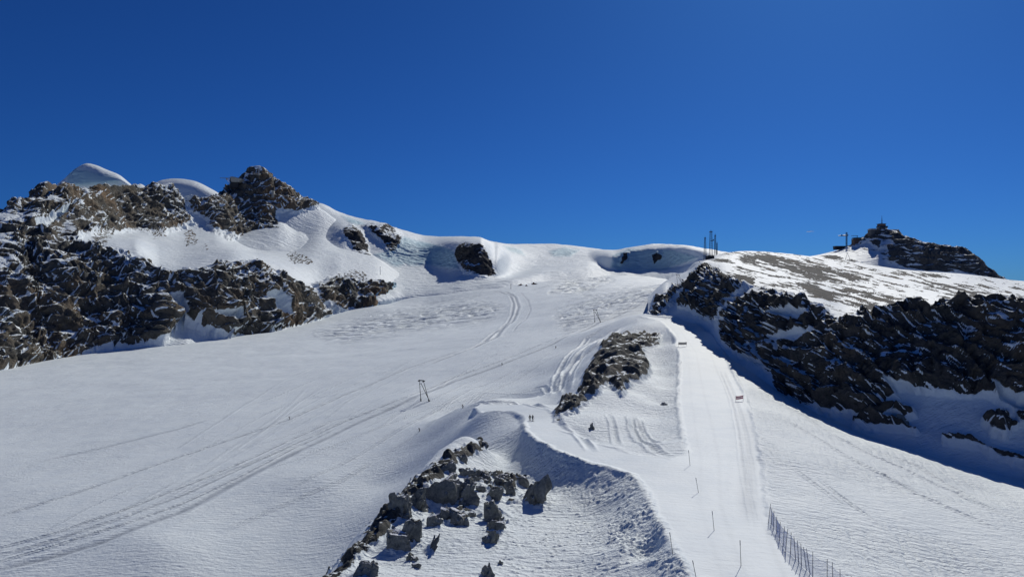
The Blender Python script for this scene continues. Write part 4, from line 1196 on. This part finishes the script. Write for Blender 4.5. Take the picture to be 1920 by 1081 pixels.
for i in range(8): m.tube(((-14 + i * 1.8) * kc, 0, zj), ((-13.1 + i * 1.8) * kc, 0, zj + (0.3 + i * 0.18) * kc), 0.16, n=4)
m.build('jib', M_STEEL, G)
MB().box((-9.5 * kc, 0, zj + 0.9 * kc), (3 * kc, 1.2, 1.6 * kc)).build('counterweight', M_CONC_D, G)
MB().box((1.6 * kc, -0.8, zj + 1.0 * kc), (1.7 * kc, 1.6, 2.0 * kc)).build('cab', M_GALV, G)
D = thing('low_building', at(1575, 464, YC + 12), 'long dark flat building on the skyline under the tower crane', 'building')
MB().box((0, 2, -1 * kc), (19 * kc, 8, 5.5 * kc)).build('wall', M_CONC_D, D, 0.1)
MB().box((0.5 * kc, 2, 2.4 * kc), (21 * kc, 9, 1.2 * kc)).build('roof', M_STEEL, D)
MB().box((2 * kc, -2.2, 0 * kc), (9 * kc, 0.3, 1.5 * kc)).build('window_band', M_GLASS, D)

# left summit
YK = 1770.0
kk_ = YK / F
yk = min(drop(444, 346).y, drop(452, 346).y) - 3
K = thing('mountain_station', at(444, 338, yk), 'slab shaped pale mountain station built into the left summit ridge', 'building')
q = yk / F
MB().prism([(-11 * q, 5 * q), (11.5 * q, 1.5 * q), (2.5 * q, -4.5 * q), (-9.5 * q, -3.0 * q)], -4, 12).build('hall', M_CONC_L, K)
MB().prism([(-12 * q, 6.3 * q), (-6 * q, 6.6 * q), (12 * q, 2.4 * q), (11.5 * q, 1.6 * q), (-11 * q, 5.1 * q)], -5, 12).build('roof', M_GALV, K)
MB().box((-11.3 * q, 0.5, 0.5 * q), (2.0 * q, 8, 8 * q)).build('cable_mouth', M_GLASS, K)
MB().box((-4 * q, 3, -9 * q), (15 * q, 14, 11 * q)).build('foundation', M_CONC_D, K)
m = MB()
m.box((-22 * q, 1, 4.3 * q), (20 * q, 1.2, 0.9 * q)); m.box((-19 * q, 1, 2.4 * q), (3.2 * q, 2, 2.4 * q)); m.tube((-16 * q, 1, 3 * q), (-11 * q, 1, -6 * q), 0.7); m.tube((-19 * q, 1, 2 * q), (-12 * q, 1, -9 * q), 0.6)
m.build('cable_gantry', M_GALV, K)
ye = min(drop(511, y_).y for y_ in (350, 356, 362, 368)) - 4
E = thing('lift_tower', at(511.2, 370, ye), 'narrow concrete lift tower against the dark face below the left summit', 'building')
q = ye / F
MB().box((0, 4, 6.5 * q), (4.2 * q, 8, 13.5 * q)).build('shaft', M_CONC_L, E, 0.1)
MB().box((0.3 * q, 4, 16 * q), (4.8 * q, 9, 5.5 * q)).build('head_house', M_CONC_D, E, 0.1)
MB().box((0.9 * q, 0.1, 7 * q), (0.8 * q, 0.5, 10 * q)).build('window_strip', M_GLASS, E)
yx = drop(485, 334).y
X_ = thing('summit_cross', at(485.2, 325, yx), 'tall pale cross on the very top of the left summit', 'cross')
q = yx / F
MB().box((0, 0, 3.0 * q), (1.5 * q, 1.4, 15 * q)).build('upright', M_GALV, X_, 0.05)
MB().box((0, 0, 8.2 * q), (6.0 * q, 1.3, 1.3 * q), rot=Matrix.Rotation(R(14), 3, 'Y')).build('arm', M_GALV, X_, 0.05)
MB().box((0.6 * q, 0, -1.5 * q), (3.6 * q, 3, 3.5 * q)).build('plinth', M_CONC_L, X_, 0.05)

# ------------------------------------------------------------------ snow groomers far up the glacier
def make_groomer(loc, label, rz):
    t = thing('snow_groomer', loc, label, 'snow groomer', 'snow groomers far up the glacier', rz)
    MB().box((0.2, 0, 1.35), (4.6, 2.6, 0.9)).build('chassis', M_ORANGE, t, 0.1)
    cb = MB().box((1.2, 0, 2.45), (2.0, 2.3, 1.5), taper=0.85).build('cab', M_ORANGE, t, 0.1)
    MB().box((1.35, 0, 2.55), (2.05, 2.36, 0.8), taper=0.9).build('window', M_GLASS, cb)
    for y in (-1.7, 1.7):
        m = MB(); m.prism([(-2.6, 0.5), (-2.1, 0.0), (2.1, 0.0), (2.6, 0.5), (2.3, 1.05), (-2.3, 1.05)], y - 0.6, y + 0.6)
        m.build('track', M_BLACK, t, 0.05)
    m = MB(); m.box((3.7, 0, 0.7), (0.25, 5.0, 1.3)); m.box((3.0, 0, 0.8), (1.4, 1.2, 0.3)); m.build('blade', M_STEEL, t)
    m = MB(); m.box((-3.4, 0, 0.5), (1.5, 5.0, 0.7)); m.box((-2.7, 0, 0.9), (1.2, 1.0, 0.3)); m.build('tiller', M_BLACK, t)
    return t
G1 = make_groomer(drop(975.5, 535), 'leftmost dark snow groomer of the far row on the glacier', R(20))
for (u, v, rz, k, lab) in ((987, 535.8, 100, 0.75, 'small middle snow groomer seen end on in the far row'), (1002, 533, 195, 1.25, 'largest rightmost snow groomer of the far row')):
    c = copy_tree(G1); c.location = drop(u, v); c.rotation_euler = (0, 0, R(rz)); c.scale = (k, k, k); c['label'] = lab

# ------------------------------------------------------------------ people
def skin_body(joints, edges, mats, split):
    """one continuous figure grown round a skeleton; mats chosen by height and part"""
    me = bpy.data.meshes.new('body')
    names = list(joints)
    idx = {n: i for i, n in enumerate(names)}
    me.from_pydata([joints[n][0] for n in names], [(idx[a], idx[b]) for a, b in edges], [])
    o = bpy.data.objects.new('body', me); COL.objects.link(o)
    md = o.modifiers.new('skin', 'SKIN'); md.use_smooth_shade = True
    for i, n in enumerate(names):
        r = joints[n][1]
        me.skin_vertices[0].data[i].radius = (r, r) if not isinstance(r, tuple) else r
        me.skin_vertices[0].data[i].use_root = (n == 'pelvis')
    o.modifiers.new('sub', 'SUBSURF').levels = 1
    bpy.context.view_layer.update()
    out = bpy.data.meshes.new_from_object(o.evaluated_get(bpy.context.evaluated_depsgraph_get()))
    bpy.data.objects.remove(o); bpy.data.meshes.remove(me)
    out.materials.clear()
    for m_ in mats: out.materials.append(m_)
    for p_ in out.polygons: p_.material_index = split(p_.center)
    return out

def figure(pose):
    """joints of a person facing +Y; pose 'stand' or 'ski'"""
    J, E = {}, []
    if pose == 'stand':
        pel, chest, neck, head = (0, 0, 0.95), (0, 0.0, 1.32), (0, 0.0, 1.50), (0, 0.03, 1.66)
        knee, ank, toe = (0.12, 0.03, 0.50), (0.13, 0, 0.09), (0.14, 0.17, 0.05)
        hip, sho, elb, wri = (0.10, 0, 0.90), (0.20, 0, 1.43), (0.29, 0.02, 1.14), (0.30, 0.20, 0.98)
    else:
        pel, chest, neck, head = (0, -0.16, 0.78), (0, 0.06, 1.10), (0, 0.18, 1.26), (0, 0.25, 1.40)
        knee, ank, toe = (0.15, 0.14, 0.46), (0.14, -0.04, 0.09), (0.14, 0.14, 0.05)
        hip, sho, elb, wri = (0.11, -0.14, 0.74), (0.20, 0.12, 1.20), (0.33, 0.18, 0.98), (0.36, 0.44, 0.95)
    J['pelvis'] = (pel, (0.165, 0.12)); J['waist'] = (tuple((a + b) / 2 for a, b in zip(pel, chest)), (0.15, 0.115))
    J['chest'] = (chest, (0.19, 0.13)); J['neck'] = (neck, 0.062); J['head'] = (head, (0.085, 0.10)); J['crown'] = ((head[0], head[1] - 0.01, head[2] + 0.10), 0.075)
    J['nose'] = ((head[0], head[1] + 0.115, head[2] - 0.01), 0.014)
    E += [('pelvis', 'waist'), ('waist', 'chest'), ('chest', 'neck'), ('neck', 'head'), ('head', 'crown'), ('head', 'nose')]
    for s_, sg in (('l', -1), ('r', 1)):
        f = lambda p: (p[0] * sg, p[1], p[2])
        J[s_ + 'hip'] = (f(hip), 0.11); J[s_ + 'knee'] = (f(knee), 0.075); J[s_ + 'ank'] = (f(ank), 0.06); J[s_ + 'toe'] = (f(toe), 0.05)
        E += [('pelvis', s_ + 'hip'), (s_ + 'hip', s_ + 'knee'), (s_ + 'knee', s_ + 'ank'), (s_ + 'ank', s_ + 'toe')]
        J[s_ + 'sho'] = (f(sho), 0.085); J[s_ + 'elb'] = (f(elb), 0.06); J[s_ + 'wri'] = (f(wri), 0.042)
        E += [('chest', s_ + 'sho'), (s_ + 'sho', s_ + 'elb'), (s_ + 'elb', s_ + 'wri')]
        w_ = Vector(f(wri)); d = (w_ - Vector(f(elb))).normalized()
        palm = w_ + d * 0.07
        J[s_ + 'palm'] = (tuple(palm), (0.040, 0.022)); E.append((s_ + 'wri', s_ + 'palm'))
        for k, (ox, ln) in enumerate(((-0.030, 0.060), (-0.010, 0.072), (0.010, 0.068), (0.030, 0.052))):
            a_ = palm + d * 0.035 + Vector((ox, 0, 0)); b2 = a_ + d * ln * 0.5 + Vector((0, 0, -ln * 0.6))
            J[f'{s_}f{k}a'] = (tuple(a_), 0.011); J[f'{s_}f{k}b'] = (tuple(b2), 0.009)
            E += [(s_ + 'palm', f'{s_}f{k}a'), (f'{s_}f{k}a', f'{s_}f{k}b')]
        th = palm + Vector((-0.045 * sg, 0.01, 0)); J[s_ + 'tha'] = (tuple(th), 0.012); J[s_ + 'thb'] = (tuple(th + d * 0.035 + Vector((0, 0, -0.02))), 0.010)
        E += [(s_ + 'palm', s_ + 'tha'), (s_ + 'tha', s_ + 'thb')]
    return J, E, head, wri, ank

def make_person(pose, name_mats, label, loc, rz, skis=True, group='people on the snow'):
    J, E, head, wri, ank = figure(pose)
    waist = J['waist'][0][2] - 0.06
    hz = head[2]
    me = skin_body(J, E, name_mats, lambda c: 2 if (c.z > hz - 0.10 and c.y > head[1] + 0.02) else (0 if c.z > waist or abs(c.x) > 0.24 else 1))
    t = thing('person', loc, label, 'person', group, rz)
    o = bpy.data.objects.new('body', me); COL.objects.link(o); o.parent = t
    # helmet, goggles, skis, poles
    bm = bmesh.new(); bmesh.ops.create_uvsphere(bm, u_segments=14, v_segments=10, radius=0.128)
    for v_ in bm.verts: v_.co.y *= 1.12
    bmesh.ops.delete(bm, geom=[v_ for v_ in bm.verts if v_.co.z < -0.035], context='VERTS')
    hm2 = bpy.data.meshes.new('helmet'); bm.to_mesh(hm2); bm.free(); hm2.materials.append(M_HELM)
    h = bpy.data.objects.new('helmet', hm2); h.location = (0, head[1] - 0.015, head[2] + 0.045); COL.objects.link(h); h.parent = t
    MB().box((0, head[1] + 0.10, head[2] + 0.03), (0.15, 0.04, 0.06)).build('goggles', M_GLASS, t, 0.01)
    if skis:
        for sg in (-1, 1):
            m = MB(); x = ank[0] * sg
            m.prism([(x - 0.05, 0.0), (x + 0.05, 0.0), (x + 0.05, 0.025), (x - 0.05, 0.025)], -0.8, 0.75)
            m.box((x, 0.83, 0.055), (0.095, 0.20, 0.02), rot=Matrix.Rotation(R(25), 3, 'X'))
            m.build('ski', M_SKI, t)
            top = Vector((wri[0] * sg, wri[1] + 0.06, wri[2] + 0.06))
            tip = Vector((wri[0] * sg + 0.08 * sg, 0.25, 0.0)) if pose == 'stand' else Vector((wri[0] * sg + 0.1 * sg, -0.45, 0.35))
            m = MB(); m.tube(top, tip, 0.012, 0.008); m.tube(tip + (top - tip) * 0.08, tip + (top - tip) * 0.085, 0.05, n=10)
            m.build('ski_pole', M_POLE, t)
    return t
MATS_A, MATS_B = [M_BLACK, M_BLACK, M_SKIN], [M_NAVY, M_BLACK, M_SKIN]
A = make_person('stand', MATS_A, 'person in black standing at the road bend, left of the pair', drop(993.6, 788.8), R(150))
B_ = make_person('stand', MATS_B, 'person in dark clothes with skis at the road bend, right of the pair', drop(998.8, 789.2), R(200))
C_ = make_person('ski', MATS_A, 'person skiing down the open slope below the nearest lift pylon, closest to the knoll', drop(786.5, 808.5), R(140))
for (u, v, rz, lab) in ((868, 765, 120, 'person skiing between the road end and the lift pylon'),
                        (941.5, 684.5, 130, 'person in dark clothes skiing just below the tow track, uphill of the lift pylon'),
                        (1042, 652.5, 200, 'person leaning into a turn on skis, highest on the open slope left of the knoll'),
                        (543, 785.5, 120, 'person skiing far out on the glacier near the dotted furrow, leftmost skier')):
    c = copy_tree(C_); c.location = drop(u, v); c.rotation_euler = (0, 0, R(rz)); c['label'] = lab
c = copy_tree(A); c.location = drop(1263.8, 538.0); c.rotation_euler = (0, 0, R(20)); c['label'] = 'person standing on the snow just left of the far lift pylon'
for i, (u, v) in enumerate(((1064.3, 491.0), (1067.0, 490.8), (1070.2, 490.6), (1073.4, 490.2))):
    c = copy_tree(A if i % 2 else B_); c.location = drop(u, v); c.rotation_euler = (0, 0, R(40 * i))
    c['label'] = ('leftmost of the four far people in a row under the skyline', 'second from the left of the four far people under the skyline',
                  'third from the left of the four far people under the skyline', 'rightmost of the four far people in a row under the skyline')[i]
    c['group'] = 'row of people far up the glacier'

# ------------------------------------------------------------------ marker poles and banners by the piste
POLES = [((1293.8, 872), (1291, 843), 'slim piste marker pole where the road joins the piste'),
         ((1309.6, 923), (1304.6, 894.5), 'slim piste marker pole just below the road junction, leaning left'),
         ((1339, 994), (1335.3, 957), 'slim piste marker pole halfway down the near piste'),
         ((1389.4, 1060), (1387.5, 1011.5), 'tallest looking piste marker pole, in the middle of the near piste'),
         ((1306, 1086), (1298.6, 1049.5), 'marker pole at the bottom edge of the photo on the road side'),
         ((1261.5, 1038), (1255.6, 997), 'marker pole stuck in the top of the snow bank left of the piste')]
for (b0, t0, lab) in POLES:
    p = drop(*b0); q = at(t0[0], t0[1], p.y)
    o = thing('marker_pole', p, lab, 'marker pole', 'piste marker poles')
    d = q - p
    MB().tube(-d * 0.1, d, 0.040, 0.032, 8).build('shaft', M_POLE, o)
    MB().tube(d * 0.80, d * 0.985, 0.052, 0.052, 8).build('sleeve', M_NETP, o)
def banner(ul, ur, vt_l, vt_r, hp, base_v, stripes, label):
    pl, pr = drop(ul, base_v), drop(ur, base_v - 0.6)
    tl, tr = at(ul, vt_l, pl.y), at(ur, vt_r, pr.y)
    h = hp * pl.y / F
    o = thing('slope_banner', (pl + pr) / 2, label, 'banner', 'banners across the piste')
    c = Vector(o.location)
    for a, b_ in ((pl, tl), (pr, tr)):
        MB().tube(a - c - Vector((0, 0, 0.3)), b_ - c + Vector((0, 0, 0.1)), 0.04).build('stake', M_POLE, o)
    n = len(stripes)
    for k, mt in enumerate(stripes):
        m = MB(); bm = m.bm
        a0, a1 = h * k / n, h * (k + 1) / n
        N_ = 8
        rows = []
        for z in (a0, a1):
            for y in (-0.004, 0.004):
                rows.append([bm.verts.new(tl.lerp(tr, i / N_) - c + Vector((0, y, -z - 0.10 * math.sin(math.pi * i / N_)))) for i in range(N_ + 1)])
        for i in range(N_):
            for r0, r1 in ((0, 2), (3, 1), (1, 0), (2, 3)):
                bm.faces.new((rows[r0][i], rows[r0][i + 1], rows[r1][i + 1], rows[r1][i]))
        m.build('stripe' if n > 1 else 'cloth', mt, o)
banner(1379.5, 1393.5, 742.2, 740.5, 6.0, 752.5, [M_RED, M_WHITE, M_RED], 'red and white striped banner stretched across the right edge of the piste')
banner(1272.0, 1287.5, 641.2, 640.8, 4.6, 649.5, [M_PALE, M_WHITE, M_PALE], 'pale banner stretched across the upper left edge of the piste')

# ------------------------------------------------------------------ blue safety net along the near piste
POSTS = [((1440.5,980),(1445,943)),((1446,982),(1447.2,952)),((1450.5,990),(1451.2,957)),((1456,999),(1456.5,967)),((1461.7,1013),(1463,977)),((1468,1023.5),(1471,986)),
         ((1473,1034),(1477,990)),((1482,1038),(1483.5,997)),((1491.6,1048),(1488.7,1005)),((1497.6,1056),(1495,1012)),((1502.7,1061),(1501.5,1018)),((1512,1068),(1506.6,1024)),
         ((1518.7,1076),(1512,1027)),((1524,1085),(1524,1033)),((1551,1101),(1551,1047)),((1562,1106),(1560.5,1053)),((1576,1118),(1575,1066)),((1596,1132),(1596,1079)),((1620,1150),(1620,1096))]
pp = []
for b0, t0 in POSTS:
    p = drop(*b0); pp.append((p, at(t0[0], t0[1], p.y)))
FN = thing('safety_net', pp[8][0], 'blue safety net on leaning poles along the right edge of the near piste', 'safety net')
c0 = Vector(FN.location)
for p, q in pp:
    MB().tube(p - c0 - (q - p) * 0.12, q - c0, 0.05, 0.035, 8).build('pole', M_NETP, FN)
m = MB(); bm = m.bm
def ribbon(a, b_, w_):
    up = Vector((0, 0, w_ / 2)) if abs((b_ - a).normalized().z) < 0.7 else ((b_ - a).cross(Vector((0.3, 1, 0))).normalized() * w_ / 2)
    vs = [bm.verts.new(x) for x in (a - up, b_ - up, b_ + up, a + up)]
    bm.faces.new(vs)
NR = 15
for (p0, q0), (p1, q1) in zip(pp[:-1], pp[1:]):
    L_ = (p1 - p0).length
    nv = max(3, int(L_ / 0.16))
    P_ = lambda t, z: (p0.lerp(p1, t) + (q0.lerp(q1, t) - p0.lerp(p1, t)) * (0.05 + 0.80 * z)) - c0 + Vector((0, 0, -0.10 * math.sin(math.pi * t) * z))
    for r_ in range(NR + 1):
        z = r_ / NR
        for k in range(4): ribbon(P_(k / 4, z), P_((k + 1) / 4, z), 0.04 if r_ in (0, NR) else 0.016)
    for k in range(nv):
        ribbon(P_(k / nv, 0), P_(k / nv, 1), 0.016)
m.build('netting', M_NET, FN)

# ------------------------------------------------------------------ short vapour trail over the ridge
a, b_ = at(1512, 434.2, 9000), at(1527, 433.4, 9000)
m = MB()
for k in range(8):
    p0, p1 = a.lerp(b_, k / 8), a.lerp(b_, (k + 1) / 8)
    rr_ = [1.5, 2.6, 3.4, 3.8, 3.6, 3.0, 2.2, 1.4, 0.4]
    m.tube(p0, p1, rr_[k], rr_[k + 1], 8, caps=False)
tag(m.build('vapour_trail', M_VAPOUR), 'short thin white vapour trail low in the sky right of the lattice masts', 'vapour trail')
